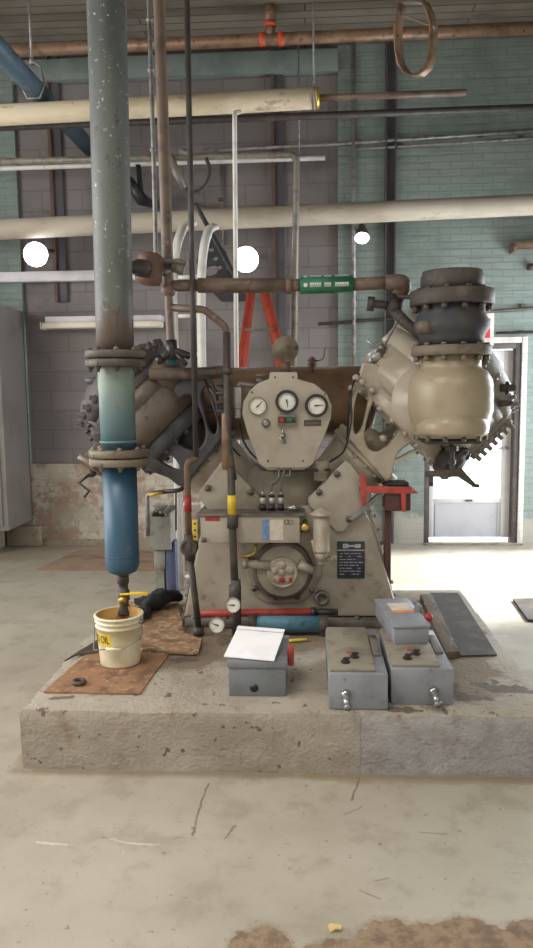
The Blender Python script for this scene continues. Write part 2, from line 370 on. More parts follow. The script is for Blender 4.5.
# ------------------------------------------------------------------ mesh builder
def basis(axis, hint=None):
    w = V(axis).normalized()
    h = V(hint) if hint else (V((0, 0, 1)) if abs(w.z) < .9 else V((1, 0, 0)))
    u = (h - w*h.dot(w)).normalized()
    return u, w.cross(u), w
def fillet(pts, r, n=6):
    pts = [V(p) for p in pts]
    out = [pts[0]]
    for i in range(1, len(pts)-1):
        a, p, b = pts[i-1], pts[i], pts[i+1]
        d1 = (a-p); d2 = (b-p); rr = min(r, d1.length*.49, d2.length*.49)
        s = p + d1.normalized()*rr; e = p + d2.normalized()*rr
        for k in range(n+1):
            t = k/n
            out.append(s*(1-t)**2 + p*2*t*(1-t) + e*t*t)
    out.append(pts[-1])
    return out
class MB:
    def __init__(self):
        self.bm = bmesh.new(); self.mi = 0; self.bm.faces.layers.int.new('done')
    def m(self, i):
        self.mi = i; return self
    def _done(self, n):
        ly = self.bm.faces.layers.int.get('done') or self.bm.faces.layers.int.new('done')
        for f in self.bm.faces:
            if not f[ly]:
                f[ly] = 1; f.material_index = self.mi; f.smooth = True
    def box(self, c, s, rot=None, bev=0, seg=2):
        n = len(self.bm.faces)
        mx = Matrix.Translation(V(c)) @ ((rot.to_4x4()) if rot else Matrix.Identity(4)) @ Matrix.Diagonal((s[0], s[1], s[2], 1))
        r = bmesh.ops.create_cube(self.bm, size=1, matrix=mx)
        if bev:
            es = {e for v in r['verts'] for e in v.link_edges}
            bmesh.ops.bevel(self.bm, geom=list(es), offset=bev, segments=seg, affect='EDGES', profile=.5)
        self._done(n); return self
    def box2(self, a, b, bev=0):
        a = V(a); b = V(b)
        return self.box((a+b)/2, (abs(b.x-a.x), abs(b.y-a.y), abs(b.z-a.z)), None, bev)
    def rings(self, rings, caps=True, close=False):
        n = len(self.bm.faces)
        vs = [[self.bm.verts.new(p) for p in r] for r in rings]
        k = len(vs[0])
        pairs = list(zip(vs, vs[1:])) + ([(vs[-1], vs[0])] if close else [])
        for a, b in pairs:
            for i in range(k):
                j = (i+1) % k
                self.bm.faces.new((a[i], a[j], b[j], b[i]))
        if caps and not close:
            self.bm.faces.new(list(reversed(vs[0]))); self.bm.faces.new(vs[-1])
        self._done(n); return self
    def tube(self, pts, r, seg=12, fil=0, caps=True, close=False):
        pts = fillet(pts, fil) if fil else [V(p) for p in pts]
        if not hasattr(r, '__len__'):
            r = [r]*len(pts)
        rings = []
        t0 = (pts[1]-pts[0]).normalized(); u, v, w = basis(t0)
        for i, p in enumerate(pts):
            if close:
                t = (pts[(i+1) % len(pts)]-pts[i-1]).normalized()
            elif i == 0:
                t = t0
            elif i == len(pts)-1:
                t = (pts[i]-pts[i-1]).normalized()
            else:
                t = ((pts[i+1]-pts[i]).normalized()+(pts[i]-pts[i-1]).normalized()).normalized()
            u = (u - t*u.dot(t)).normalized(); v = t.cross(u)
            rings.append([p + (u*math.cos(2*PI*k/seg)+v*math.sin(2*PI*k/seg))*r[i] for k in range(seg)])
        return self.rings(rings, caps, close)
    def cyl(self, a, b, r, r2=None, seg=20):
        return self.tube([a, b], [r, r if r2 is None else r2], seg)
    def lathe(self, prof, o, axis=(0, 0, 1), seg=32, caps=True):
        u, v, w = basis(axis); o = V(o)
        return self.rings([[o + w*t + (u*math.cos(2*PI*k/seg)+v*math.sin(2*PI*k/seg))*max(r, 1e-4) for k in range(seg)] for r, t in prof], caps)
    def torus(self, c, axis, R, r, seg=28, s2=8, a0=0, a1=2*PI, hint=None):
        u, v, w = basis(axis, hint); c = V(c)
        full = abs(a1-a0-2*PI) < 1e-5
        n = seg if full else seg+1
        pts = [c + (u*math.cos(a0+(a1-a0)*k/seg)+v*math.sin(a0+(a1-a0)*k/seg))*R for k in range(n)]
        return self.tube(pts, r, s2, close=full)
    def bolt(self, c, axis, r=.011, h=.012):
        c = V(c); w = V(axis).normalized()
        return self.cyl(c - w*h*.3, c + w*h, r, seg=6)
    def sphere(self, c, r, seg=16, sc=(1, 1, 1)):
        n = len(self.bm.faces)
        bmesh.ops.create_uvsphere(self.bm, u_segments=seg, v_segments=max(6, seg//2), radius=r, matrix=Matrix.Translation(V(c)) @ Matrix.Diagonal((sc[0], sc[1], sc[2], 1)))
        self._done(n); return self
    def prism(self, pts, vec, bev=0):
        """pts: 3D polygon, extruded by vec"""
        n = len(self.bm.faces); vec = V(vec)
        a = [self.bm.verts.new(V(p)) for p in pts]; b = [self.bm.verts.new(V(p)+vec) for p in pts]
        k = len(a); fs = [self.bm.faces.new(a), self.bm.faces.new(list(reversed(b)))]
        for i in range(k):
            j = (i+1) % k
            fs.append(self.bm.faces.new((a[j], a[i], b[i], b[j])))
        bmesh.ops.recalc_face_normals(self.bm, faces=fs)
        if bev:
            es = list({e for f in fs[:2] for e in f.edges})
            bmesh.ops.bevel(self.bm, geom=es, offset=bev, segments=2, affect='EDGES', profile=.5)
        self._done(n); return self
    def ppx(self, pix, Y, depth, bev=0):
        """outline in photograph pixels on the plane Y, extruded away from the viewer"""
        return self.prism([at(x, y, Y) for x, y in pix], (0, depth, 0), bev)
    def plate(self, outer, holes, Y, depth, bev=.006):
        """plate with holes (pixel outlines on plane Y)"""
        cu = bpy.data.curves.new('tmp', 'CURVE'); cu.dimensions = '2D'; cu.fill_mode = 'BOTH'
        cu.extrude = depth/2 - bev; cu.bevel_depth = bev; cu.bevel_resolution = 2; cu.offset = -bev
        for ol, smooth in [(outer, False)] + [(h, True) for h in holes]:
            P = [at(x, y, Y) for x, y in ol]
            if smooth:
                for _ in range(2):
                    P = [q for i in range(len(P)) for q in (P[i]*.75+P[(i+1) % len(P)]*.25, P[i]*.25+P[(i+1) % len(P)]*.75)]
            sp = cu.splines.new('POLY'); sp.points.add(len(P)-1); sp.use_cyclic_u = True
            for q, p in zip(sp.points, P):
                q.co = (p.x, p.z, 0, 1)
        o = bpy.data.objects.new('tmp', cu); COL.objects.link(o)
        dg = bpy.context.evaluated_depsgraph_get(); dg.update()
        me = bpy.data.meshes.new_from_object(o.evaluated_get(dg))
        bpy.data.objects.remove(o); bpy.data.curves.remove(cu)
        me.transform(Matrix(((1, 0, 0, 0), (0, 0, -1, Y+depth/2), (0, 1, 0, 0), (0, 0, 0, 1))))
        n = len(self.bm.faces); self.bm.from_mesh(me); bpy.data.meshes.remove(me); self._done(n)
        return self
    def text(self, s, size, mx, ext=.0006):
        cu = bpy.data.curves.new('tmp', 'FONT'); cu.body = s; cu.size = size; cu.align_x = 'CENTER'; cu.align_y = 'CENTER'; cu.extrude = ext
        o = bpy.data.objects.new('tmp', cu); COL.objects.link(o)
        dg = bpy.context.evaluated_depsgraph_get(); dg.update()
        me = bpy.data.meshes.new_from_object(o.evaluated_get(dg))
        bpy.data.objects.remove(o); bpy.data.curves.remove(cu)
        if callable(mx):
            for v in me.vertices:
                v.co = mx(v.co)
        else:
            me.transform(mx)
        n = len(self.bm.faces); self.bm.from_mesh(me); bpy.data.meshes.remove(me); self._done(n)
        return self
    def rough(self, amp, freq, zlim=None, cuts=0):
        if cuts:
            bmesh.ops.subdivide_edges(self.bm, edges=self.bm.edges[:], cuts=cuts, use_grid_fill=True)
        for v in self.bm.verts:
            if zlim is not None and v.co.z < zlim:
                continue
            v.co += noise.noise_vector(v.co*freq)*amp
        for f in self.bm.faces:
            f.smooth = True
        return self
    def build(self, name, mats, parent=None, label=None, cat=None, group=None, kind=None, sharp=.6):
        bm = self.bm
        for e in bm.edges:
            if len(e.link_faces) == 2 and e.calc_face_angle(0) > sharp:
                e.smooth = False
        if not isinstance(mats, (list, tuple)):
            mats = [mats]
        xs = [v.co for v in bm.verts]
        lo = V((min(p.x for p in xs), min(p.y for p in xs), min(p.z for p in xs))); hi = V((max(p.x for p in xs), max(p.y for p in xs), max(p.z for p in xs)))
        c = (lo+hi)/2
        if parent is None:
            c.z = lo.z
        bmesh.ops.translate(bm, verts=bm.verts[:], vec=-c)
        me = bpy.data.meshes.new(name); bm.to_mesh(me); bm.free()
        for k in mats:
            me.materials.append(M[k] if isinstance(k, str) else k)
        o = bpy.data.objects.new(name, me); COL.objects.link(o); o.location = c
        if parent:
            o.parent = parent; o.location = c - WORLD[parent.name]
        WORLD[o.name] = c
        for k, v in (('label', label), ('category', cat), ('group', group), ('kind', kind)):
            if v:
                o[k] = v
        return o
WORLD = {}
def thing(name, label, cat, loc, group=None, kind=None):
    o = bpy.data.objects.new(name, None); COL.objects.link(o); o.location = loc; o.empty_display_size = .05
    WORLD[o.name] = V(loc)
    o['label'] = label; o['category'] = cat
    if group: o['group'] = group
    if kind: o['kind'] = kind
    return o
FRONT = V((0, -1, 0))
H = .27          # top of the plinth
CEIL = at(150, 52, 7.7).z
WY = 7.7
XR = 3.3

# ------------------------------------------------------------------ the setting
MB().box2((-7, -4, -.1), (XR+.15, WY+.3, 0)).build('floor', 'floor', kind='structure', label='worn beige concrete floor with cracks', cat='floor')
MB().box2((-7, WY+.3, -.12), (12, 22, -.02)).box2((XR+.15, -2, -.12), (12, WY+.3, -.02)).build('ground_outside', 'ext', kind='structure', label='sunlit pale concrete outside the door', cat='ground')
MB().box2((-7, -4, CEIL), (XR+.15, WY+.3, CEIL+.15)).build('ceiling', 'ceil', kind='structure', label='dark timber plank ceiling', cat='ceiling')
xl = at(20, 250, WY).x; xr = at(338, 250, WY).x
dl, dr = at(424, 500, WY).x, at(519, 450, WY).x
dh = at(505, 343, WY).z
bz = at(60, 464, WY).z
w = MB()
w.box2((-7, WY, 0), (xl, WY+.3, CEIL)); w.box2((xr, WY, 0), (dl, WY+.3, CEIL)); w.box2((dl, WY, dh), (dr, WY+.3, CEIL)); w.box2((dr, WY, 0), (XR+.15, WY+.3, CEIL))
w.build('wall_back', 'wteal', kind='structure', label='teal painted brick wall with the doorway at the right', cat='wall')
m_ = MB(); m_.box2((XR, 1.0, 0), (XR+.15, 5.3, CEIL)); m_.box2((XR, 5.3, 2.7), (XR+.15, 7.5, CEIL)); m_.box2((XR, 7.5, 0), (XR+.15, WY, CEIL))  # unseen wall and opening, added so sun reaches the floor
m_.build('wall_right_added', 'wteal', kind='structure', label='added teal brick side wall with an opening to let sunlight in', cat='wall')
b0_, b1_ = at(150, 78, WY-.02).z, at(150, 57, WY-.02).z
MB().box2((xl, WY-.06, b0_), (xr, WY+.05, b1_), .006).build('lintel', 'lintel', kind='structure', label='pale teal painted lintel across the top of the blockwork', cat='lintel')
MB().box2((xl, WY+.05, bz), (xr, WY+.28, CEIL)).build('wall_infill', 'wblock', kind='structure', label='grey blockwork panel filling the old opening in the teal wall', cat='wall')
MB().box2((xl, WY+.0, 0), (xr, WY+.28, bz)).rough(.0, 1).build('wall_base', 'wbase', kind='structure', label='flaking whitewashed brick band under the grey blockwork', cat='wall')
MB().box2((xl-.5, WY-.03, 0), (xr, WY+.02, .06)).build('baseboard_back', 'cblock', kind='structure', label='low concrete curb along the foot of the back wall', cat='curb')
# steel columns in the blockwork
for px, yb_, lab in ((277, 372, 'dark steel column with rusty flange behind the gauges and the red stepladder'), (56, 302, 'dark steel column with rusty flange behind the left bright lamp')):
    t = thing('steel_column', lab, 'column', at(px, 300, WY).xy.to_3d(), kind='structure')
    x0 = at(px-5, 200, WY).x; x1 = at(px+7, 200, WY).x; xm = at(px, 200, WY).x - .02
    zc_ = at(px, yb_, WY).z
    MB().box2((x0, WY-.02, zc_), (xm, WY+.05, CEIL)).build('column_flange', 'rustcol', t)
    MB().box2((xm, WY+.01, zc_), (x1, WY+.05, CEIL)).build('column_web', 'column', t)
# dark vertical channel on the teal wall
cx = at(390, 200, WY).x
t = thing('steel_channel', 'dark vertical steel channel fixed to the teal wall behind the right cylinder', 'channel', (cx, WY, .3), kind='structure')
m_ = MB(); m_.box2((cx-.055, WY-.012, .02), (cx+.055, WY, CEIL)); m_.box2((cx-.055, WY-.06, .02), (cx-.04, WY, CEIL)); m_.box2((cx+.04, WY-.06, .02), (cx+.055, WY, CEIL))
m_.build('channel_web', 'column', t)

# door
d = thing('door_1', 'white half glazed exit door with daylight streaming through', 'door', ((dl+dr)/2, WY, 0), kind='structure')
fw = .055
m_ = MB(); m_.box2((dl, WY+.0, 0), (dl+fw, WY+.14, dh), .004); m_.box2((dr-fw, WY, 0), (dr, WY+.14, dh), .004); m_.box2((dl+fw, WY, dh-fw), (dr-fw, WY+.14, dh), .004)
m_.build('door_frame', 'jamb', d)
m_ = MB(); m_.box2((dr, WY-.02, 0), (dr+.055, WY+.01, dh+.06), .004); m_.box2((dl-.02, WY-.015, dh), (dr, WY+.0, dh+.06), .004)
m_.build('door_trim', 'wsill', d)
l0, l1 = dl+fw+.004, dr-fw-.004
zb = .055; zk0 = at(470, 503, WY+.1).z; st = .09
Yd = WY+.09
m_ = MB()
m_.box2((l0, Yd, zb), (l0+st*.6, Yd+.045, dh-fw-.01), .004); m_.box2((l1-st, Yd, zb), (l1, Yd+.045, dh-fw-.01), .004)
m_.box2((l0+st*.6, Yd, dh-fw-.14), (l1-st, Yd+.045, dh-fw-.01), .004); m_.box2((l0+st*.6, Yd, zk0), (l1-st, Yd+.045, zk0+.045), .004)
m_.build('door_leaf', 'doorw', d)
m_ = MB(); m_.box2((l0+st*.6, Yd+.012, zb), (l1-st, Yd+.035, zk0)); m_.box2((l0+st*.6+.02, Yd+.004, zb+.02), (l0+st*.6+.03, Yd+.012, zk0-.02)); m_.box2((l1-st-.03, Yd+.004, zb+.02), (l1-st-.02, Yd+.012, zk0-.02))
m_.build('kick_panel', 'doorg', d)
MB().box2((l0+st*.6, Yd+.018, zk0+.045), (l1-st, Yd+.026, dh-fw-.14)).build('glass_pane', 'glass', d)
m_ = MB(); a = V((l1-st*.5, Yd-.03, 1.0)); m_.cyl(a, a+V((0, .035, 0)), .014); m_.tube([a, a+V((-.09, 0, 0))], .009); m_.build('door_handle', 'steel', d)
m_ = MB(); a = V(((l0+l1)/2, Yd-.01, zk0+.03)); m_.box(a, (.07, .02, .02), None, .003); m_.build('door_latch', 'jamb', d)
MB().box2((dl, WY-.06, 0), (dr+.05, WY+.02, .018), .004).build('door_sill', 'cblock', d)
# concrete plinth
m_ = MB().box2((-1.25, 3.0, 0), (1.035, 4.97, H)); 
bmesh.ops.subdivide_edges(m_.bm, edges=m_.bm.edges[:], cuts=1, use_grid_fill=True)
for _ in range(4):
    bmesh.ops.subdivide_edges(m_.bm, edges=[e for e in m_.bm.edges if e.calc_length() > .06], cuts=1, use_grid_fill=True)
for v in m_.bm.verts:
    if v.co.z > H-.001 and 3.02 < v.co.y < 4.95 and -1.23 < v.co.x < 1.015:
        continue
    if v.co.z > .001:
        e = (v.co.z > H-.001)
        n_ = noise.noise_vector(v.co*7)*.008 + noise.noise_vector(v.co*23)*.006
        n_.z = min(n_.z, 0)
        v.co += n_
        if e:
            v.co.z -= .006 + max(0, noise.noise(v.co*9))*.014
            v.co.y += .006 if v.co.y < 3.02 else 0
            v.co.x += .006 if v.co.x < -1.2 else (-.006 if v.co.x > 1 else 0)
m_.build('concrete_plinth', 'plinth', kind='structure', label='chipped low concrete plinth carrying the compressor', cat='plinth', sharp=.75)
#PART2
# ------------------------------------------------------------------ the compressor
YA = 4.40            # plane of the cylinder axes
YF = 4.17            # front face of the crankcase
K = thing('air_compressor', 'big beige two cylinder vee air compressor standing on the concrete plinth', 'compressor', (at(285, 560, YA).x, YA, H))
def mir(pts):
    return [(570-x, y) for x, y in pts][::-1]
# crankcase and foot
body = [(184,617), (189,590), (199,540), (206,512), (222,500), (262,506), (308,506), (349,500), (366,512), (374,530), (392,590), (399,617)]
MB().ppx(body, YF, .56, .02).build('crankcase', 'beige', K)
zf = H + .045
xL, xR = at(191, 615, YF).x, at(393, 615, YF).x
m_ = MB().box2((xL-.03, YF-.05, H), (xR+.03, YF+.60, zf), .01)
for k in range(7):
    m_.bolt((xL+.02+(xR-xL-.04)*k/6, YF-.025, zf), (0, 0, 1), .014, .02)
m_.build('base_flange', 'gcast', K)
# sloping edge rib with studs
for s, lab in ((1, None), (-1, None)):
    e0, e1 = ((372, 512), (401, 622)) if s > 0 else ((199, 512), (183, 622))
    m_ = MB(); a = at(*e0, YF+.05); b = at(*e1, YF+.05); d_ = (b-a).normalized(); nrm = V((d_.z, 0, -d_.x))*(-s)
    if nrm.x*s < 0: nrm = -nrm
    m_.prism([a, b, b-nrm*.05, a-nrm*.05], (0, .46, 0), .006)
    for k in range(8):
        m_.bolt(a.lerp(b, .06+.12*k)+V((0, .06, 0))+nrm*.0, nrm, .012, .018)
    m_.build('side_flange', 'beige' if s > 0 else 'gcast', K)
# vee: guides, flanges, distance pieces, cylinders
C0 = at(285, 548, YA)
for s in (1, -1):
    ax = V((s, 0, 1)).normalized()
    def A(px, py, Y=YA):
        return at(px if s > 0 else 570-px, py, Y)
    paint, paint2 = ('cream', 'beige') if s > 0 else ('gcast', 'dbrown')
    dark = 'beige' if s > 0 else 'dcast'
    g0 = A(312, 508); g1 = A(361, 459)
    m_ = MB(); L = (g1-g0).length
    m_.lathe([(.17, -.05), (.185, 0), (.185, L*.6), (.20, L*.9), (.215, L)], g0, ax, 40)
    m_.build('crosshead_guide', 'cream' if s > 0 else 'beige', K)
    m_ = MB(); m_.lathe([(.225, L), (.232, L+.005), (.232, L+.03), (.222, L+.034), (.222, L+.04), (.232, L+.044), (.232, L+.068), (.222, L+.074)], g0, ax, 40)
    u, v, w_ = basis(ax)
    for k in range(16):
        an = 2*PI*k/16+.1
        m_.bolt(g0+ax*(L-.004)+(u*math.cos(an)+v*math.sin(an))*.212, -ax, .011, .014)
    m_.build('guide_flange', 'cream' if s > 0 else 'gcast', K)
    # distance piece: open cast frame with arched windows, front and back walls
    outer = [(347,437), (353,392), (363,362), (378,364), (396,385), (418,408), (436,428), (440,446), (415,452), (396,462), (392,478), (386,482)]
    holes = [[(366,421), (374,400), (384,391), (399,406), (404,425), (394,438), (382,451), (371,452), (364,441)],
             [(353,436), (354,404), (361,384), (370,392), (366,411), (361,431)],
             [(395,464), (398,452), (412,443), (424,436), (430,442), (412,451)]]
    if s < 0:
        outer = [(186,485), (178,486), (168,478), (146,470), (128,452), (132,434), (150,410), (172,388), (190,372), (205,368), (217,392), (223,437)]
        holes = [[(204,421), (196,400), (186,392), (170,409), (164,428), (173,440), (187,450), (199,450), (206,438)], [(217,436), (216,404), (209,384), (200,392), (204,411), (209,431)], [(180,472), (177,460), (162,449), (148,443), (144,450), (160,462)]]
    for yy in (YA-.25, YA+.18):
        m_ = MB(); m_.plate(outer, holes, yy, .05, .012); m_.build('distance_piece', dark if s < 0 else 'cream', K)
    # ribs of the frame between the walls
    m_ = MB()
    m_.lathe([(.10, L+.07), (.10, L+.16), (.07, L+.18), (.03, L+.19), (.03, L+.34), (.08, L+.35), (.115, L+.36), (.115, L+.42)], g0, ax, 24)
    for k in range(6):
        an = 2*PI*k/6
        m_.cyl(g0+ax*(L+.33)+(u*math.cos(an)+v*math.sin(an))*.09, g0+ax*(L+.38)+(u*math.cos(an)+v*math.sin(an))*.09, .014, seg=8)
    m_.build('piston_rod_gland', 'white' if s < 0 else 'beige', K)
    # cylinder
    R = .415 if s > 0 else .335
    c0 = A(398, 423) if s > 0 else at(177, 438, YA)
    c1 = A(453, 377) if s > 0 else at(134, 395, YA)
    L2 = (c1-c0).length
    m_ = MB()
    m_.lathe([(R*.74, .05), (R*.78, .065), (R*.96, .10), (R, .15), (R, L2*.62), (R*.985, L2*.64), (R*.985, L2*.66), (R, L2*.68), (R, L2-.03)], c0, ax, 56)
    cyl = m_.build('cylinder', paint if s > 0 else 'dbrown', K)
    m_ = MB(); m_.lathe([(R*.70, -.03), (R*.84, -.02), (R*.84, .055), (R*.76, .07)], c0, ax, 48)
    for k in range(20):
        an = 2*PI*k/20+.1; m_.bolt(c0-ax*.02+(u*math.cos(an)+v*math.sin(an))*R*.77, -ax, .016, .022)
    m_.build('cylinder_flange', 'cream' if s > 0 else 'dcast', K)
    if s > 0:
        perp = V((1, 0, -1)).normalized(); rid = (perp*.95+FRONT*.3).normalized(); sd = ax.cross(rid)
        a_, b_ = c0+ax*.16+rid*(R-.03), c0+ax*(L2+.02)+rid*(R-.03)
        m_ = MB(); m_.prism([a_-sd*.05, a_+sd*.05, b_+sd*.05, b_-sd*.05], rid*.05, .005); m_.build('jacket_rib', 'gmid', cyl)
        for k in range(7):
            q = a_.lerp(b_, .04+.155*k)+rid*.045
            m_ = MB(); m_.tube([q, q+rid*.03, q+rid*.031, q+rid*.06], [.028, .026, .014, .013], 8); m_.build('head_stud', 'gmid', cyl)
    else:
        m_ = MB(); m_.lathe([(.13, L+.05), (.13, L+.1), (.15, L+.3)], g0, ax, 28); m_.build('dark_filler', 'iron', K)  # dark filler added so the open frame looks dark inside
    m_ = MB()
    m_.lathe([(R*1.0, L2-.04), (R*1.01, L2-.035), (R*1.01, L2+.005), (R*.985, L2+.01), (R*.985, L2+.02), (R*1.01, L2+.025), (R*1.01, L2+.06), (R*.97, L2+.10), (R*.9, L2+.135), (R*.8, L2+.165), (R*.5, L2+.215), (R*.2, L2+.24), (.001, L2+.245)], c0, ax, 56)
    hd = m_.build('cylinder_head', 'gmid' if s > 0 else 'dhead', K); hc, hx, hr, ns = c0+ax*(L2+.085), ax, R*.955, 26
    uh, vh, _ = basis(hx)
    for k in range(ns):
        an = 2*PI*k/ns
        rd = (uh*math.cos(an)+vh*math.sin(an))
        p = hc+rd*hr; dd = (hx*.75+rd*.65).normalized()
        m_ = MB(); m_.tube([p-dd*.02, p+dd*.02, p+dd*.021, p+dd*.045], [.027, .024, .014, .013], 8); m_.build('head_stud', 'gmid' if s > 0 else 'dhead', hd)
    for q, (an, tt) in enumerate(((30, .12),) if s > 0 else ((0, .86), (-34, .86), (34, .86))):
        a_ = math.radians(an)
        perp = V((1, 0, -1)).normalized() if s > 0 else V((-1, 0, -1)).normalized()
        rd = perp*math.cos(a_) + FRONT*math.sin(a_)
        base = c0 + ax*(L2*tt) + rd*(R-.06)
        m_ = MB(); h_ = 1 if s > 0 else .8
        m_.lathe([(.105, 0), (.10, .05*h_), (.112, .052*h_), (.112, .075*h_), (.06, .08*h_), (.05, .10*h_), (.02, .105*h_)], base, rd, 24)
        uu, vv, _ = basis(rd)
        for k in range(6):
            b_ = 2*PI*k/6
            p = base + rd*.05 + (uu*math.cos(b_)+vv*math.sin(b_))*.09
            m_.cyl(p, p+rd*.035, .013, seg=6)
        m_.build('valve_cover', 'iron' if s > 0 else 'dhead', K)  # right one: dark part added for the shade under the pot
# saddle between the guides
m_ = MB(); a = at(250, 492, YA-.02); b = at(320, 492, YA-.02); m_.cyl(a, b, .17, seg=36); m_.build('saddle', 'beige', K)
# square side cover plates with bolts
for s in (1, -1):
    P = [(345,460), (350,463), (371,492), (372,498), (344,531), (337,532), (309,506), (308,499)]
    B = [(337,474), (319,492), (349,519), (362,488)]
    if s < 0: P, B = mir(P), mir(B)
    m_ = MB().ppx(P, YF-.035, .06, .008)
    pl = m_.build('side_cover', 'panel' if s > 0 else 'beige', K)
    for x, y in B:
        MB().bolt(at(x, y, YF-.036), FRONT, .02, .014).build('bolt', 'gcast', pl)
# the crank end cover with its clamp bars
c = at(283, 568, YF)
m_ = MB()
m_.ppx([(246,540), (256,532), (310,532), (320,540), (322,575), (312,595), (298,603), (268,603), (254,595), (245,575)], YF-.02, .03, .008)
m_.build('end_plate', 'beige', K)
m_ = MB(); m_.lathe([(.172, 0), (.172, .035), (.155, .05), (.150, .05)], c+V((0, -.015, 0)), FRONT, 40); cov = m_.build('bearing_cover', 'dbrown', K)
m_ = MB(); m_.lathe([(.145, .045), (.145, .06), (.10, .075), (.085, .075), (.085, .095), (.075, .10)], c+V((0, -.015, 0)), FRONT, 36)
for k in range(5):
    an = PI/2+2*PI*k/5
    m_.sphere(c+V((math.cos(an)*.047, -.115, math.sin(an)*.047)), .024, 12, (1, .5, 1))
m_.sphere(c+V((0, -.115, 0)), .02, 12, (1, .6, 1)); m_.torus(c+V((0, -.112, 0)), FRONT, .08, .008)
m_.build('rosette', 'beige', cov)
for x, y in ((266,555), (301,555), (266,577), (303,577), (255,566), (312,566)):
    MB().bolt(at(x, y, YF-.04), FRONT, .02, .02).build('bolt', 'gcast', cov)
MB().box(at(283.5, 579, YF-.10), (.10, .05, .025), None, .004).build('red_tag', 'redtag', cov, label='red warning tag')
for x, y in ((276,597), (298,596), (254,588), (312,590)):
    MB().bolt(at(x, y, YF-.025), FRONT, .018, .016).build('bolt', 'gcast', K)
m_ = MB(); a = at(247, 564, YF-.10); b = at(270, 566, YF-.10); m_.tube([a, b], [.022, .03], 14); m_.cyl(a, a+V((0, .1, 0)), .018); m_.cyl(at(243, 564, YF-.10), a, .028); m_.build('clamp_arm', 'beige', K)
m_ = MB(); a = at(299, 564, YF-.11); b = at(313, 571, YF-.11); m_.tube([a, b], [.028, .024], 14); m_.cyl(b, b+V((0, .12, 0)), .018); m_.build('clamp_arm', 'beige', K)
m_ = MB(); p = at(322, 597, YF); m_.lathe([(.042, 0), (.042, .035), (.026, .035), (.024, .01), (.001, .01)], p, FRONT, 24); m_.build('drain_port', 'gcast', K)
# lubricator box with feeders
yb = 3.97
tl, br = at(200, 516, yb), at(300, 543, yb)
m_ = MB().box2((tl.x, yb, br.z), (br.x, YF-.0, tl.z), .006); lub = m_.build('lubricator', 'panel', K)
zt = tl.z
a = at(196, 515.5, yb-.01); b = at(310, 515.5, yb-.01)
m_ = MB().box2((a.x, yb-.012, zt), (b.x-.03, YF+.0, zt+.012), .003); m_.build('lubricator_lid', 'gcast', lub)
m_ = MB(); p = at(276.5, 530, yb-.002); m_.box(p, (pr(14, yb), .003, pr(21, yb))); m_.m(1).box(at(266, 530, yb-.003), (pr(7, yb), .003, pr(21, yb)))
m_.build('label_plate', ['lpaper', 'lblue'], lub, label='white and blue paper label')
MB().box(at(212.5, 518.7, yb-.002), (pr(15, yb), .003, pr(4, yb))).build('red_sticker', 'redtag', lub, label='red sticker')
m_ = MB()
for dx in (-1.5, 2.5): m_.torus(at(288+dx, 522, yb-.002), FRONT, .012, .0025, 16, 6)
m_.build('oval_mark', 'label', lub)
p = at(195, 530, yb-.004)
m_ = MB().box(p, (pr(5, yb), .004, pr(21, yb)), None, .001); m_.m(1)
for dz in (-.036, 0, .036): m_.cyl(p+V((0, 0, dz)), p+V((0, -.004, dz)), .006, seg=10)
m_.build('yellow_tag', ['yellow', 'black'], lub, label='yellow warning strip')
MB().cyl(at(204, 540, yb-.01), at(204, 540, yb+.01), .014).build('bolt', 'gcast', lub)
for i, x in enumerate((263, 272, 281)):
    p = at(x, 512, yb+.11); p.z = zt+.012
    m_ = MB(); m_.box(p+V((0, 0, .02)), (.036, .05, .04), None, .004); m_.cyl(p+V((0, -.03, .02)), p+V((0, -.02, .02)), .013, seg=12)
    m_.m(1).cyl(p+V((0, 0, .04)), p+V((0, 0, .075)), .015, seg=14); m_.m(0).cyl(p+V((0, 0, .075)), p+V((0, 0, .085)), .018, seg=14); m_.m(2).cyl(p+V((0, 0, .085)), p+V((0, 0, .105)), .008, seg=10)
    m_.build('feed_pump', ['black', 'silver', 'steel'], lub)
    q = p+V((0, 0, .105)); e = at((279, 284, 290)[i], 466, 4.06)
    m1 = MB(); m1.tube([q, q+V((0, 0, .03)), V((e.x-.02+.0*i, (q.y+e.y)/2, q.z+.055+.02*i)), V((e.x, e.y, q.z+.09)), e], .0055, 8, fil=.04)
    m1.build('oil_tube', 'dull', lub)
m_ = MB(); p = at(294, 509, yb+.08); p.z = zt+.03; m_.sphere(p, .022, 12); m_.cyl(p, p+V((.04, 0, .006)), .007); m_.cyl(p-V((0, 0, .025)), p, .012); m_.cyl(p+V((-.03, 0, 0)), p+V((.03, 0, 0)), .01); m_.build('relief_valve', 'steel', lub)
m_ = MB(); p = at(305, 527, yb+.02); m_.lathe([(.018, 0), (.022, .005), (.022, .015), (.010, .02)], p, FRONT, 16); m_.m(1).cyl(p, p+V((.0, .15, 0)), .016); m_.build('gold_cap', ['brass', 'gcast'], K, label='gold coloured cap')
m_ = MB(); m_.tube([at(256, 544, 4.06), at(256, 553, 4.06), at(250, 556, 4.10), at(240, 556, 4.16)], .009, 10, fil=.02); m_.build('brass_elbow', 'brass', K, label='brass elbow')
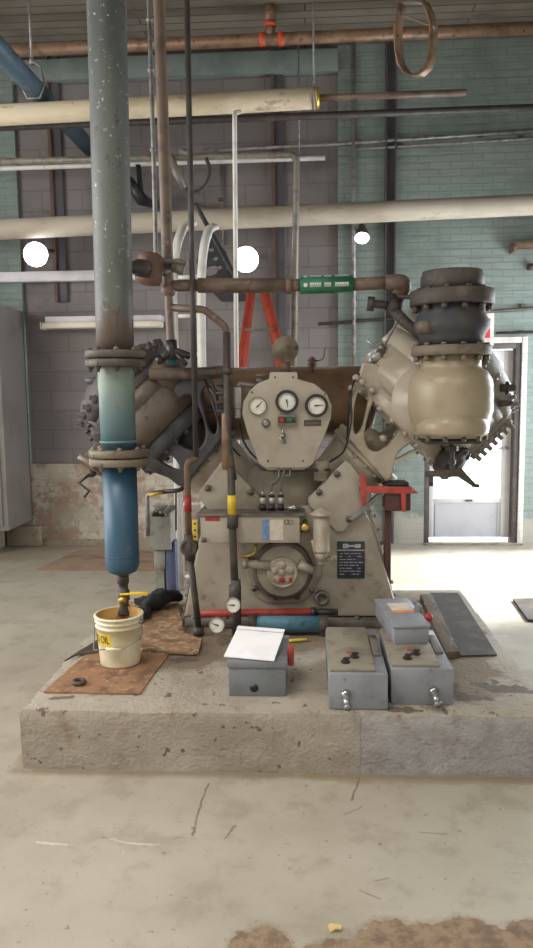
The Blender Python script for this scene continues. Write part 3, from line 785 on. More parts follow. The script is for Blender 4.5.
# oil filter can
yf = 3.99
p = at(321.5, 551, yf); rr = pr(8.6, yf)
hz = at(321.5, 515, yf).z - p.z
m_ = MB(); m_.lathe([(rr*.9, -.004), (rr, 0), (rr, .01), (rr*.96, .012), (rr*.96, hz)], p, (0, 0, 1), 32); fil_ = m_.build('oil_filter', 'beige', K)
m_ = MB(); m_.lathe([(rr*1.05, hz-.004), (rr*1.28, hz), (rr*1.28, hz+.008), (rr*.7, hz+.028), (rr*.2, hz+.038), (.001, hz+.04)], p, (0, 0, 1), 32); m_.build('filter_lid', 'cream', fil_)
m_ = MB(); m_.cyl(p-V((0, 0, .05)), p, .032, .038); m_.cyl(p-V((0, 0, .075)), p-V((0, 0, .05)), .022, seg=6); m_.tube([p-V((0, 0, .045)), p+V((0, .1, -.045)), p+V((0, .2, -.045))], .024); m_.cyl(p+V((.0, 0, -.05)), p+V((.085, 0, -.035)), .012); m_.cyl(p+V((.05, -.0, -.043)), p+V((.065, 0, -.04)), .02, seg=6); m_.tube([p+V((-.05, 0, .06)), p+V((-.02, 0, -.06))], .01)
m_.build('filter_base', 'beige', fil_)
# beige breather cap on the saddle
p = at(320.5, 471, 4.15)
m_ = MB(); rr = pr(8, 4.15); m_.lathe([(rr*.85, -.05), (rr*.85, 0), (rr, .002), (rr, .05), (rr*.93, .06), (rr*.3, .064)], p, (0, 0, 1), 28); m_.build('breather_cap', 'cream', K)
# name plate
pc = at(351, 560, YF-.006)
wv, hv = pr(27.5, YF), pr(38, YF)
m_ = MB(); m_.box(pc, (wv, .006, hv), None, .001); m_.m(1)
m_.box(pc+V((0, -.004, hv*.27)), (wv, .003, .006))
zt_ = pc.z+hv*.385
m_.box(V((pc.x-wv*.2, pc.y-.004, zt_)), (wv*.2, .003, hv*.12)); m_.box(V((pc.x+wv*.02, pc.y-.004, zt_)), (wv*.3, .003, hv*.05)); m_.box(V((pc.x+wv*.24, pc.y-.004, zt_)), (wv*.22, .003, hv*.10))
for r_ in range(8):
    z_ = pc.z+hv*(.18-.08*r_); x_ = pc.x-wv*.42
    while x_ < pc.x+wv*.38:
        l_ = random.uniform(.012, .035)
        if random.random() < .72: m_.box(V((min(x_+l_/2, pc.x+wv*.42), pc.y-.0035, z_)), (l_, .002, .0035))
        x_ += l_+.006
m_.build('nameplate', ['navy', 'silver'], K, label='dark blue maker plate')
# red bracket with the pressure switch
yr = 4.08
m_ = MB(); m_.ppx([(359.5,475), (366,475), (366.5,505), (362,506)], yr, .02, .003); m_.ppx([(366,486), (412,487), (413,494), (366,493)], yr, .02, .003); m_.ppx([(401,493), (406,493), (406,512), (402,512)], yr, .015, .003)
for x, y in ((363,478), (363,501)): m_.bolt(at(x, y, yr), FRONT, .013, .01)
p0, p1 = at(411, 490, yr), at(411, 490, yr+.22); m_.box2(p0+V((-.01, 0, -.02)), p1+V((.01, 0, .015)), .002)
m_.build('switch_bracket', 'red', K, label='red steel bracket')
a, b = at(385, 488, yr+.03), at(411, 511, yr+.03)
m_ = MB().box2((a.x, yr+.022, b.z), (b.x, yr+.20, a.z+.01), .01); m_.m(1).box2((a.x+.01, yr+.03, a.z+.008), (b.x-.01, yr+.17, a.z+.03), .008); m_.build('pressure_switch', ['redbrown', 'black'], K)
m_ = MB(); m_.ppx([(349,519), (353,521), (389,491), (386,488)], yr+.035, .05, .003); m_.build('diagonal_brace', 'galv', K)
a = at(387, 510, 4.24); m_ = MB().box2((a.x-pr(2.8, 4.24), 4.2, H), (a.x+pr(3.5, 4.24), 4.28, a.z), .003); m_.build('bracket_post', 'redbrown', K, label='dark red post')
# intercooler
YI = 4.66
a, b = at(146, 405, YI), at(366, 405, YI)
Ri = pr(36, YI)
m_ = MB(); Li = b.x-a.x
m_.lathe([(Ri*.5, -.05), (Ri*.85, -.03), (Ri, 0), (Ri, Li), (Ri*.85, Li+.03), (Ri*.5, Li+.05)], a, (1, 0, 0), 48); ic = m_.build('intercooler', 'inter', K)
for x, y0, y1 in ((352, 440, 490),):
    m_ = MB(); m_.cyl(at(x, y0-8, YI), at(x, y1, YI), .07); m_.build('intercooler_neck', 'dbrown', ic)
m_ = MB()
p = at(312, 368, YI-.12)
for k in range(5): m_.torus(p+V((0, 0, .01+.012*k)), (0, 0, 1), .018+.006*(k % 2), .005, 16, 6)
m_.cyl(p-V((0, 0, .03)), p+V((0, 0, .07)), .008); m_.tube([p+V((.02, 0, .04)), p+V((.07, 0, .05)), p+V((.08, 0, .12))], .004, 6, fil=.02)
m_.build('relief_spring', 'rust', ic)
# left front flange cover and hand crank under it
m_ = MB(); p = at(91, 466, 3.95); axx = V((-.55, -.35, -.75)); m_.lathe([(.06, -.12), (.065, -.02), (.085, -.015), (.085, .010), (.074, .014), (.068, .010), (.02, .014)], p, axx, 28); m_.build('end_bonnet', 'fbeige', K)
m_ = MB(); m_.tube([at(92, 474, 3.95), at(87, 476, 3.92), at(79, 483, 3.9), at(89, 491, 3.9), at(84, 497, 3.9)], .010, 8); m_.sphere(at(92, 473, 3.95), .025, 10); m_.build('hand_crank', 'iron', K)
m_ = MB()
for (x0, y0, x1, y1, r_) in ((101,380,86,381,.024), (100,397,84,398,.026), (100,418,90,410,.02), (104,365,92,367,.02)):
    m_.cyl(at(x0, y0, 4.2), at(x1, y1, 4.2), r_, r_*.8, 8)
m_.build('unloader_stud', 'dcast', K)
# upper left manifold elbow
m_ = MB(); m_.lathe([(.13, -.1), (.13, 0), (.10, .06), (.04, .09), (.001, .095)], at(164, 372, 4.25), V((-.25, -.2, 1)), 28); m_.build('manifold_cap', 'dbrown', K)
m_ = MB(); m_.tube([at(150, 374, 4.12), at(200, 374, 4.12), at(226, 371, 4.3)], .035, 14, fil=.1); m_.m(1).box(at(207, 372, 4.1), (.10, .02, .03), None, .003); m_.build('manifold_pipe', ['dbrown', 'iron'], K)
# left valve pot, dark, behind the big pipe
m_ = MB(); p = at(122, 452, 4.0)
# instrument panel
YP = 4.04
out = [(270,372), (297,372), (298,379), (315,384), (327,394), (332,406), (331,418), (324,438), (313,464), (307,468), (265,468), (259,464), (247,432), (242,414), (243,402), (250,390), (258,383), (269,379)]
m_ = MB().ppx(out, YP, .07, .008); pan = m_.build('instrument_panel', 'panel', K)
m_ = MB()
for x, y in ((275,377), (293,377), (252,392), (325,394), (268,461), (303,461)): m_.bolt(at(x, y, YP), FRONT, .006, .005)
m_.build('panel_screw', 'gcast', pan)
def gauge(px, py, Y, rpx, bez, ang, parent, depth=.05, ax=FRONT, name='gauge'):
    c_ = at(px, py, Y); r_ = pr(rpx, Y); m_ = MB()
    b_ = r_*(.74 if bez == 'black' else .90)
    m_.lathe([(r_*.9, -.005), (r_, 0), (r_, depth*.6), (r_*.97, depth*.7), (b_*1.02, depth*.72), (b_, depth*.5)], c_, ax, 36, caps=False)
    m_.m(1).lathe([(b_*1.02, depth*.48), (.001, depth*.49)], c_, ax, 36, caps=False)
    u, v, w_ = basis(ax)
    if w_.y < 0: pass
    d_ = u*math.sin(ang)+v*math.cos(ang); f_ = c_+ax*(depth*.52)
    s_ = ax.cross(d_)
    m_.m(2).prism([f_-d_*b_*.25+s_*.004, f_-d_*b_*.25-s_*.004, f_+d_*b_*.72-s_*.0012, f_+d_*b_*.72+s_*.0012], ax*.002); m_.cyl(f_, f_+ax*.004, b_*.09, seg=12)
    for k in range(25):
        a_ = PI/2+math.radians(-135+270*k/24); e_ = u*math.sin(a_-0)+v*math.cos(a_-0); L_ = .10 if k % 4 else .17; q = ax.cross(e_)
        m_.prism([f_+e_*b_*.92+q*.0007, f_+e_*b_*.92-q*.0007, f_+e_*b_*(.92-L_)-q*.0007, f_+e_*b_*(.92-L_)+q*.0007], ax*.001)
    return m_.build(name, [bez, 'dial', 'black'], parent)
gauge(258, 406, YP, 9, 'dull', math.radians(135), pan, .03)
gauge(287, 401.5, YP, 11.5, 'black', math.radians(262), pan, .045)
gauge(316.5, 405.5, YP, 11.5, 'black', math.radians(176), pan, .045)
m_ = MB(); p = at(266, 423, YP); m_.lathe([(.024, 0), (.024, .012), (.017, .016), (.017, .028), (.011, .03)], p, FRONT, 20); m_.build('selector_button', 'steel', pan)
m_ = MB(); p = at(287, 420.5, YP-.012); m_.box(p, (pr(19, YP), .03, pr(10.5, YP)), None, .003); m_.m(1).box(p+V((0, -.015, .003)), (pr(17, YP), .006, pr(5.5, YP)))
m_.m(2).cyl(p+V((-.028, -.015, .004)), p+V((-.028, -.026, .004)), .013, seg=16); m_.m(3).box(p+V((.014, -.02, .004)), (.03, .006, .022), None, .002); m_.m(0).tube([p+V((-.04, -.02, .03)), p+V((0, -.02, .022)), p+V((.03, -.02, .02)), p+V((.045, -.02, .004))], .004, 8)
m_.build('push_button_station', ['dull', 'black', 'redtag', 'green'], pan)
m_ = MB(); p = at(312.5, 423, YP-.002); m_.box(p, (pr(17, YP), .004, pr(6, YP))); m_.m(1).box(p+V((0, -.0025, 0)), (pr(15, YP), .001, pr(.8, YP))); m_.build('legend_strip', ['iron', 'label'], pan)
m_ = MB(); p = at(283, 436, YP); m_.cyl(p, p+V((0, -.03, 0)), .014); m_.tube([p+V((-.018, -.03, .0)), p+V((-.004, -.03, -.03)), p+V((.014, -.03, -.036))], .006, 8); m_.tube([p+V((.012, -.025, .012)), p+V((.012, -.025, -.04))], .005, 8); m_.tube([p+V((0, -.01, .0)), p+V((0, -.01, .04))], .004, 8); m_.build('toggle_valve', 'steel', pan)
m_ = MB(); m_.box2(at(271, 372, YP+.07), at(297, 381, YP+.07)+V((0, .22, 0)), .004); m_.box2(at(266, 463, YP+.05), at(305, 470, YP+.05)+V((0, .2, 0)), .004); m_.build('panel_bracket', 'panel', pan)
m_ = MB(); m_.tube([at(250, 459, 4.1), at(262, 470, 4.1), at(300, 471, 4.1), at(330, 470, 4.12)], .007, 8, fil=.02); m_.build('panel_tube', 'iron', pan)
# round disc and stem on the panel
m_ = MB(); p = at(285.5, 349, YP+.05); r_ = pr(13.2, YP); m_.lathe([(r_*.9, -.02), (r_, -.012), (r_, .006), (r_*.95, .009), (r_*.80, .008), (r_*.78, .012), (r_*.42, .012), (r_*.36, .022), (r_*.1, .024)], p, V((.06, -1, .0)), 36); dsc = m_.build('round_diaphragm', 'fbeige', pan)
m_ = MB(); a = at(285.5, 361, YP+.07); b = at(285.5, 373, YP+.07); m_.cyl(a, b, .028, seg=6); m_.m(1).cyl(at(285.5, 357, YP+.07), a, .02); m_.build('diaphragm_stem', ['rust', 'redbrown'], pan)
# temperature switch at the left of the panel, cables round the vee
m_ = MB(); p = at(238, 398, YP+.04); m_.box(p, (pr(8, YP), .05, pr(22, YP)), None, .008); m_.cyl(p+V((0, 0, -.11)), p+V((0, 0, -.06)), .02); m_.box(p+V((0, -.027, 0)), (.02, .004, .08)); m_.m(1).tube([p+V((0, 0, .06)), p+V((.005, 0, .08)), p+V((.06, 0, .07)), p+V((.13, .02, .06))], .012, 10, fil=.03); m_.build('temperature_switch', ['galv', 'dull'], pan)
m_ = MB(); p = at(262, 381, YP+.1); m_.cyl(p-V((.03, 0, 0)), p+V((.04, 0, 0)), .016); m_.cyl(p-V((0, 0, .02)), p+V((0, 0, .025)), .012); m_.torus(p+V((0, 0, .03)), (0, 0, 1), .03, .006); m_.build('isolating_cock', 'dull', pan)
for pts in ([(240, 424, 4.2), (242, 440, 4.15), (252, 455, 4.14), (262, 462, 4.14)], [(347, 440, 4.1), (350, 400, 4.08), (352, 385, 4.1), (358, 374, 4.15), (366, 372, 4.2)], [(330, 462, 4.14), (345, 452, 4.08), (352, 420, 4.06), (350, 390, 4.08)], [(205, 380, 4.15), (218, 420, 4.1), (225, 440, 4.1), (240, 456, 4.12)]):
    MB().tube([at(*q) for q in pts], .006, 8, fil=.05).build('cable', 'black', K)
# right cylinder: discharge valve pot, flanges, rubber joint, blank stub
YV = 3.98
px = 450
p = at(px, 437, YV); f = lambda n: pr(n, YV)
zz = lambda y: at(px, y, YV).z - p.z
tiltv = (at(453, 280, YV)-at(451, 437, YV)).normalized()
m_ = MB(); m_.lathe([(f(32), zz(437)), (f(35), zz(434)), (f(35), zz(431)), (f(33.5), zz(429)), (f(38), zz(422)), (f(41), zz(410)), (f(41), zz(389)), (f(39.5), zz(380)), (f(35), zz(372)), (f(30), zz(369)), (f(29), zz(366)), (f(29), zz(355))], p, tiltv, 56)
pot = m_.build('valve_chest', 'pot', K)
m_ = MB(); q = at(437, 395, 4.1); m_.cyl(at(430, 400, 4.0), at(425, 405, 4.3), .2, seg=40); m_.build('chest_neck', 'cream', pot)
m_ = MB(); m_.sphere(p+V((0, -.055, zz(427))), 1, 40, (f(35), f(35), f(24))); 
for v in m_.bm.verts: v.co.z = max(v.co.z, p.z+zz(434))
m_.build('cast_boss', 'pot', pot)
m_ = MB()
for k in range(12):
    an = 2*PI*k/12+.2; m_.bolt(p+V((math.cos(an)*f(33.5), math.sin(an)*f(33.5), zz(436))), (0, 0, -1), .012, .02)
m_.build('chest_bolt', 'gcast', pot)
def flange(ya, yb, rpx, mt, nb=12, below=True, above=False, axisx=px, nm='pipe_flange'):
    m_ = MB(); za, z_b = zz(ya), zz(yb)
    m_.lathe([(f(rpx-1), za), (f(rpx), za+.005), (f(rpx), z_b-.005), (f(rpx-1), z_b)], p, tiltv, 48)
    for k in range(nb):
        an = 2*PI*k/nb+.15; c_ = p+V((math.cos(an)*f(rpx-4.5), math.sin(an)*f(rpx-4.5), 0))
        if below: m_.cyl(c_+tiltv*(za-.028), c_+tiltv*za, .015, seg=6)
        if above: m_.cyl(c_+tiltv*z_b, c_+tiltv*(z_b+.012), .015, seg=6)
    return m_.build(nm, mt, K)
flange(356, 346, 38.5, 'fbeige', above=True)
m_ = MB(); prf = [(31, 346), (31, 338), (33, 334), (36.5, 328), (36.5, 323), (33, 317), (31.5, 312), (31.5, 306)]
m_.lathe([(f(r), zz(y)) for r, y in prf], p, tiltv, 48); rb = m_.build('rubber_joint', 'rubberj', K)
m_ = MB(); m_.cyl(at(421, 327, YV-.06), at(430, 327, YV-.14), .034, seg=20); m_.build('joint_plug', 'fbeige', rb)
flange(306, 291, 40, 'flange', above=False)
m_ = MB(); m_.lathe([(f(30), zz(291)), (f(30), zz(277)), (f(28.5), zz(274)), (f(28.5), zz(272))], p, tiltv, 48)
for k in range(10):
    an = 2*PI*k/10; c_ = p+V((math.cos(an)*f(31), math.sin(an)*f(31), 0)); m_.cyl(c_+tiltv*zz(291), c_+tiltv*zz(288), .016, seg=6)
m_.build('pipe_stub', 'flange', K)
m_ = MB(); a = at(452, 438, YV); b = at(452, 470, YV); m_.box(at(450, 441, YV), (f(54), .2, .02), None, .004); m_.cyl(a, b, .013); m_.cyl(at(452, 446, YV), at(452, 451, YV), .035, seg=6); m_.cyl(at(452, 460, YV), at(452, 464, YV), .022, seg=6)
m_.prism([at(426, 472, YV-.02), at(462, 468, YV-.02), at(465, 472, YV-.02), at(476, 484, YV-.02), at(472, 486, YV-.02), at(458, 477, YV-.02), at(426, 477, YV-.02)], (0, .03, 0), .003); m_.cyl(at(431, 474, YV), at(431, 486, YV), .012); m_.cyl(at(472, 485, YV-.005), at(479, 486, YV-.005), .01)
m_.build('unloader_linkage', 'iron', K)
m_ = MB(); m_.cyl(at(500, 388, 4.05), at(515, 388, 4.05), .02); m_.cyl(at(506, 388, 4.05), at(508, 388, 4.05), .035); m_.cyl(at(498, 404, 4.05), at(512, 403, 4.05), .016); m_.build('indicator_cock', 'iron', K)
# right water outlet: tee handle valve above the vee
m_ = MB()
m_.tube([at(368, 368, 4.2), at(376, 352, 4.2), at(384, 345, 4.2)], .02, 10, fil=.03); m_.tube([at(378, 350, 4.2), at(367, 340, 4.2)], .008, 8); m_.cyl(at(382, 350, 4.2), at(374, 362, 4.2), .032)
m_.build('jacket_cock', 'steel', K)
for q in ((352, 388), (356, 378), (362, 382), (384, 398), (378, 403), (372, 390), (390, 412), (383, 438)):
    MB().bolt(at(*q, YA-.25), FRONT, .022, .03).build('frame_nut', 'cream', K)
# ------------------------------------------------------------------ big pipe over the bucket
YB = 3.66
pt = at(106.5, 0, YB); pf1 = at(115.5, 359, YB); pf2 = at(119, 457, YB); pb = at(122.5, 565, YB)
up = (pt-pf1).normalized(); top = pf1 + up*((CEIL-.004-pf1.z)/up.z)
BP = thing('drip_leg_pipe', 'thick vertical pipe, flaking grey above and blue below, draining into the bucket', 'pipe', (pb.x, pb.y, H))
m_ = MB(); n_ = 14
m_.tube([top.lerp(pf1, k/n_) for k in range(n_+1)], pr(18.6, YB), 36); m_.build('upper_pipe', 'bigpipe', BP)
m_ = MB()
ss = [(0, 17.5), (.1, 18), (.28, 18.6), (.34, 18), (1, 17.6)]
m_.tube([pf1.lerp(pf2, a) for a, r in ss], [pr(r, YB) for a, r in ss], 36)
dn = (pb-pf2).normalized()
lower = [(pf2, 17.5), (pf2.lerp(pb, .93), 17.5), (pb, 17.2), (pb+dn*.03, 14.5), (pb+dn*.045, 9), (pb+dn*.05, 4)]
m_.tube([a for a, r in lower], [pr(r, YB) for a, r in lower], 36); m_.torus(pf2.lerp(pb, .9), dn, pr(17.4, YB), .004, 32, 6)
m_.torus(pf1.lerp(pf2, .84), dn, pr(17.6, YB), .008, 32, 6)
m_.build('lower_pipe', 'bluepipe', BP)
for c_, mt in ((pf1, 'flange'), (pf2, 'fbeige')):
    m_ = MB(); r_ = pr(30, YB)
    m_.lathe([(r_*.97, -.040), (r_, -.036), (r_, -.006), (r_*.96, -.003), (r_*.7, -.002), (r_*.7, .002), (r_*.96, .003), (r_, .006), (r_, .036), (r_*.97, .040)], c_, up, 40)
    for k in range(8):
        an = 2*PI*k/8+.3; q = c_+V((math.cos(an)*r_*.83, math.sin(an)*r_*.83, 0)); m_.cyl(q-up*.065, q+up*.055, .009, seg=6); m_.cyl(q-up*.05, q-up*.036, .015, seg=6); m_.cyl(q+up*.036, q+up*.05, .015, seg=6)
    m_.build('pipe_flange', mt, BP)
nb = pb+dn*.045
m_ = MB(); e = at(124, 600, YB)
m_.tube([nb, nb.lerp(e, .35), nb.lerp(e, .36), nb.lerp(e, .62), nb.lerp(e, .63), e], [.030, .030, .024, .024, .03, .03], 16)
q = at(124.5, 612, YB); m_.tube([e, e.lerp(q, .4), q, q+V((0, 0, -.012))], [.022, .024, .037, .034], 20); m_.build('drain_nipple', 'iron', BP)
m_ = MB(); m_.sphere(at(123, 600, YB), .03, 14, (.9, 1, 1.1)); m_.cyl(at(123, 600, YB-.05), at(123, 600, YB+.04), .02); bv = m_.build('ball_valve', 'brass', BP)
m_ = MB(); a = at(120, 594.5, YB-.05); b = at(148, 593.5, YB-.05); m_.tube([a, at(130, 594, YB-.05)], .006, 8); m_.box((at(130, 594, YB-.05)+b)/2, ((b-at(130, 594, YB-.05)).length, .012, .019), None, .004); m_.build('valve_lever', 'yellow', bv, label='yellow lever')
# bucket
bc = on(120.5, 662.5, H+.009)
TB = at(118, 613, bc.y).z
bh = TB-bc.z; R1 = pr(24, bc.y); R0_ = pr(20.5, bc.y)
BK = thing('oil_bucket', 'dirty cream plastic bucket with yellow oil label under the blue pipe', 'bucket', bc)
rw = lambda t: R0_+(R1-R0_)*t
m_ = MB()
prof = [(.001, .004), (R0_*.93, .003), (R0_*.97, 0), (R0_, .012)] + [(rw(t), bh*t) for t in (.2, .5, .76)] + [(rw(.77)+.006, bh*.77), (rw(.79)+.006, bh*.79), (rw(.80), bh*.80), (rw(.86), bh*.86), (rw(.87)+.007, bh*.87), (rw(.89)+.007, bh*.89), (rw(.9), bh*.90), (rw(.95), bh*.95), (rw(.96)+.008, bh*.96), (rw(1)+.008, bh*.99), (rw(1)+.003, bh)]
inn = [(rw(1)-.004, bh), (rw(.95)-.005, bh*.95), (rw(.3)-.005, bh*.3), (.001, bh*.3)]
m_.lathe([prof[0]]+prof[1:]+inn[:1], bc, (0, 0, 1), 48, caps=False); m_.m(1).lathe(inn, bc, (0, 0, 1), 48, caps=False)
m_.build('bucket_body', ['bucket', 'oily'], BK)
m_ = MB()
pl_ = bc+V((-rw(.84)-.008, 0, bh*.84)); pr_ = bc+V((rw(.84)+.008, -.02, bh*.86))
gp = at(113, 649, bc.y-R1-.012); g0, g1 = at(106, 649, bc.y-R1-.012), at(121, 650, bc.y-R1-.012)
m_.tube([pl_, pl_+V((-.004, -.02, -.09)), pl_.lerp(g0, .55)+V((-.02, -.07, -.05)), g0, g1, g1.lerp(pr_, .3)+V((.03, -.03, .0)), g1.lerp(pr_, .65)+V((.045, -.03, -.02)), pr_], .0028, 8, fil=.05)
m_.cyl(pl_+V((.02, 0, 0)), pl_-V((.006, 0, 0)), .012); m_.cyl(pr_-V((.02, 0, 0)), pr_+V((.006, 0, 0)), .012)
hb = m_.build('bail_handle', 'dull', BK)
MB().tube([g0, g1], .0085, 12).build('handle_grip', 'bucket', hb)
zc = at(98, 640, bc.y-R1*.8).z; wl = .175; hl = pr(13, bc.y)
cang = math.radians(216)     # label is wrapped on the left front of the bucket
def wrap(co, off=.0012):
    t = (zc+co.y-bc.z)/bh; r_ = rw(t)+off; a_ = cang + co.x/r_
    return V((bc.x+math.cos(a_)*r_, bc.y+math.sin(a_)*r_, zc+co.y))
m_ = MB(); N = 14
for k in range(N):
    x0, x1 = -wl/2+wl*k/N, -wl/2+wl*(k+1)/N
    m_.bm.faces.new([m_.bm.verts.new(wrap(V((x, y, 0)))) for x, y in ((x0, -hl/2), (x1, -hl/2), (x1, hl/2), (x0, hl/2))])
bmesh.ops.remove_doubles(m_.bm, verts=m_.bm.verts[:], dist=1e-5)
lb = m_.build('yellow_label', 'yellow', BK, label='yellow label')
cu_sc = lambda co: wrap(V((co.x*.62+.004, co.y*.92, 0)), .0022+co.z)
MB().text('USED OIL', .058, cu_sc, .0004).build('lettering', 'black', lb)

# ------------------------------------------------------------------ things on the plinth, left
def slab(name, pix, z, th, mt, label, cat, amp=.0, group=None, curl=0):
    P = [on(x, y, z) for x, y in pix]
    m_ = MB().prism([p+V((0, 0, th)) for p in P], (0, 0, -th))
    if amp:
        for _ in range(5): bmesh.ops.subdivide_edges(m_.bm, edges=[e for e in m_.bm.edges if e.calc_length() > .07], cuts=1, use_grid_fill=True)
        bmesh.ops.triangulate(m_.bm, faces=[f for f in m_.bm.faces if len(f.verts) > 4])
        for v in m_.bm.verts:
            n_ = noise.noise_vector(v.co*9)*amp
            v.co += V((n_.x, n_.y, max(0, n_.z)*.6 if v.co.z > z+th*.5 else 0))
    return m_.build(name, mt, label=label, cat=cat, group=group)
slab('oil_mat', [(44,693), (139,695), (170,654), (92,650)], H+.001, .006, 'fibre', 'brown oil soaked mat under the cream bucket', 'mat', .008)
slab('rubber_sheet', [(64,662), (74,655), (99,640), (112,641), (98,653), (78,655)], H+.008, .006, 'rubber', 'dark rubber sheet sticking out over the plinth edge left of the bucket', 'sheet', .003)
slab('shredded_mat', [(142,652), (198,655), (201,641), (184,635), (179,604), (128,603), (120,618)], H+.008, .012, 'fibre2', 'matted tan shredded fibreboard between the bucket and the compressor', 'mat', .016)
p = on(79, 684, H+.008)
MB().torus(p+V((0, 0, .011)), (0, 0, 1), .024, .011, 24, 8).build('rubber_ring', 'iron', label='small dark ring lying on the brown mat', cat='ring')
# black cloth
m_ = MB()
pts = [on(140, 612, H+.05), on(150, 604, H+.07), on(160, 598, H+.09), on(172, 595, H+.08), on(181, 596, H+.07)]
m_.tube(pts, [.03, .055, .06, .05, .02], 16, fil=.05) if False else m_.tube(pts, [.03, .055, .06, .05, .02], 16)
m_.tube([on(148, 606, H+.06), on(143, 614, H+.04), on(139, 622, H+.04)], [.04, .035, .015], 12)
m_.tube([on(134, 603, H+.06), on(146, 601, H+.07), on(164, 600, H+.06)], [.018, .04, .03], 12)
bmesh.ops.subdivide_edges(m_.bm, edges=m_.bm.edges[:], cuts=2, use_grid_fill=True)
for v in m_.bm.verts:
    v.co += noise.noise_vector(v.co*14)*.03 + noise.noise_vector(v.co*34)*.012
    v.co.z = max(v.co.z, H+.03)
m_.build('black_rag', 'cloth', label='crumpled black rag lying behind the bucket', cat='rag', sharp=3)
# electrical stand behind
YS = 4.82
S = thing('junction_box_stand', 'grey open junction box on a short stand left of the compressor', 'junction box', (at(161, 560, YS).x, YS, H))
a, b = at(149, 517, YS), at(171, 548, YS)
m_ = MB(); z0, z1 = b.z, a.z
m_.box2((a.x, YS, z0), (b.x, YS+.012, z1)); m_.box2((a.x, YS+.19, z0), (b.x, YS+.20, z1+.05)); m_.box2((a.x, YS+.012, z0), (a.x+.012, YS+.19, z1+.02)); m_.box2((b.x-.012, YS+.012, z0), (b.x, YS+.19, z1+.02)); m_.box2((a.x, YS, z0-.012), (b.x, YS+.2, z0)); m_.box2((a.x+.012, YS+.012, z1-.04), (b.x-.012, YS+.19, z1-.03))
m_.build('box_shell', 'gdirty', S)
m_ = MB()
for x, y in ((155, 514), (162, 511), (167, 513)): m_.cyl(at(x, y+4, YS+.1), at(x, y, YS+.1), .02, seg=10)
m_.tube([at(152, 516, YS+.1), at(160, 509, YS+.14), at(168, 506, YS+.16)], .012, 8, fil=.03); m_.build('terminal', 'dull', S)
a, b = at(154, 548, YS+.04), at(166, 575, YS+.04); m_ = MB().box2((a.x, YS+.03, at(160, 570, YS).z), (b.x, YS+.12, a.z-.012), .003); m_.box2((a.x+.008, YS+.035, H), (b.x-.012, YS+.115, at(160, 570, YS).z)); m_.build('stand_post', 'gdirty', S)
a, b = at(167.5, 540, YS+.1), at(178, 590, YS+.1)
MB().box2((a.x, YS+.03, H), (b.x, YS+.13, a.z), .004).build('blue_post', 'bluepost', label='short dark blue steel post beside the grey junction box', cat='post')
m_ = MB(); y_ = 4.62
a = at(147.5, 494, y_); m_.tube([at(148, 536, y_), a, at(163, 492, y_)], .016, 10, fil=.03); vl = thing('hose_with_valve', 'thin pipe with yellow and black lever valve above the junction box', 'valve', at(148, 536, y_))
m_.build('hose_pipe', 'galv', vl); m_ = MB(); m_.tube([at(149, 495, y_-.01), at(163, 492.5, y_-.01)], .011, 8); m_.build('yellow_sleeve', 'yellow', vl, label='yellow sleeve')
m_ = MB(); m_.tube([at(162, 492, y_), at(182, 490, y_-.02), at(186, 482, y_)], .014, 10, fil=.03); m_.tube([at(176, 490, y_-.01), at(176, 530, y_+.1)], .006, 8); m_.build('black_lever', 'black', vl)

# ------------------------------------------------------------------ pipes in front of the compressor
def riser(name, label, cat, parts, loc):
    t = thing(name, label, cat, loc)
    for nm, fn, mt in parts:
        m_ = MB(); fn(m_); m_.build(nm, mt, t)
    return t
Y1 = 4.0
b1 = on(194, 646, H); 
ta = at(186.8, 0, Y1); tb = at(196, 457, Y1); dirv = (ta-tb).normalized(); tc = tb+dirv*((CEIL-.004-tb.z)/dirv.z)
def f1(m): m.tube([tc, ta.lerp(tb, .5), tb], .0155, 14)
def f2(m): m.tube([tb, at(195.5, 459, Y1), at(188, 462, Y1-.02), at(187, 468, Y1-.02), at(189, 540, Y1-.02)], .018, 14, fil=.03)
def f3(m): m.tube([at(187.6, 497, Y1-.02), at(188.1, 512, Y1-.02)], .0205, 14)
def f4(m):
    p = at(189.5, 547, Y1-.02); m.lathe([(.02, -.03), (.048, -.025), (.05, .02), (.04, .03), (.03, .022), (.001, .022)], p, FRONT, 24); m.cyl(p-V((0, 0, .07)), p+V((0, 0, .07)), .03, seg=8)
def f5(m): m.tube([at(190, 556, Y1-.02), V((b1.x, Y1-.02, .32))], .018, 14); m.cyl((b1.x, Y1-.02, H), (b1.x, Y1-.02, .32), .03); m.tube([at(198, 612, Y1+.02), at(196, 625, Y1+.02), V((b1.x, Y1-.0, H+.02))], .014, 8)
riser('drain_riser', 'thin vertical pipe with round valve and red tape at the left of the crankcase', 'pipe', [('upper_pipe', f1, 'blackp'), ('copper_pipe', f2, 'rust'), ('red_band', f3, 'redtag'), ('round_valve', f4, 'iron'), ('lower_pipe', f5, 'iron')], (b1.x, Y1, H))
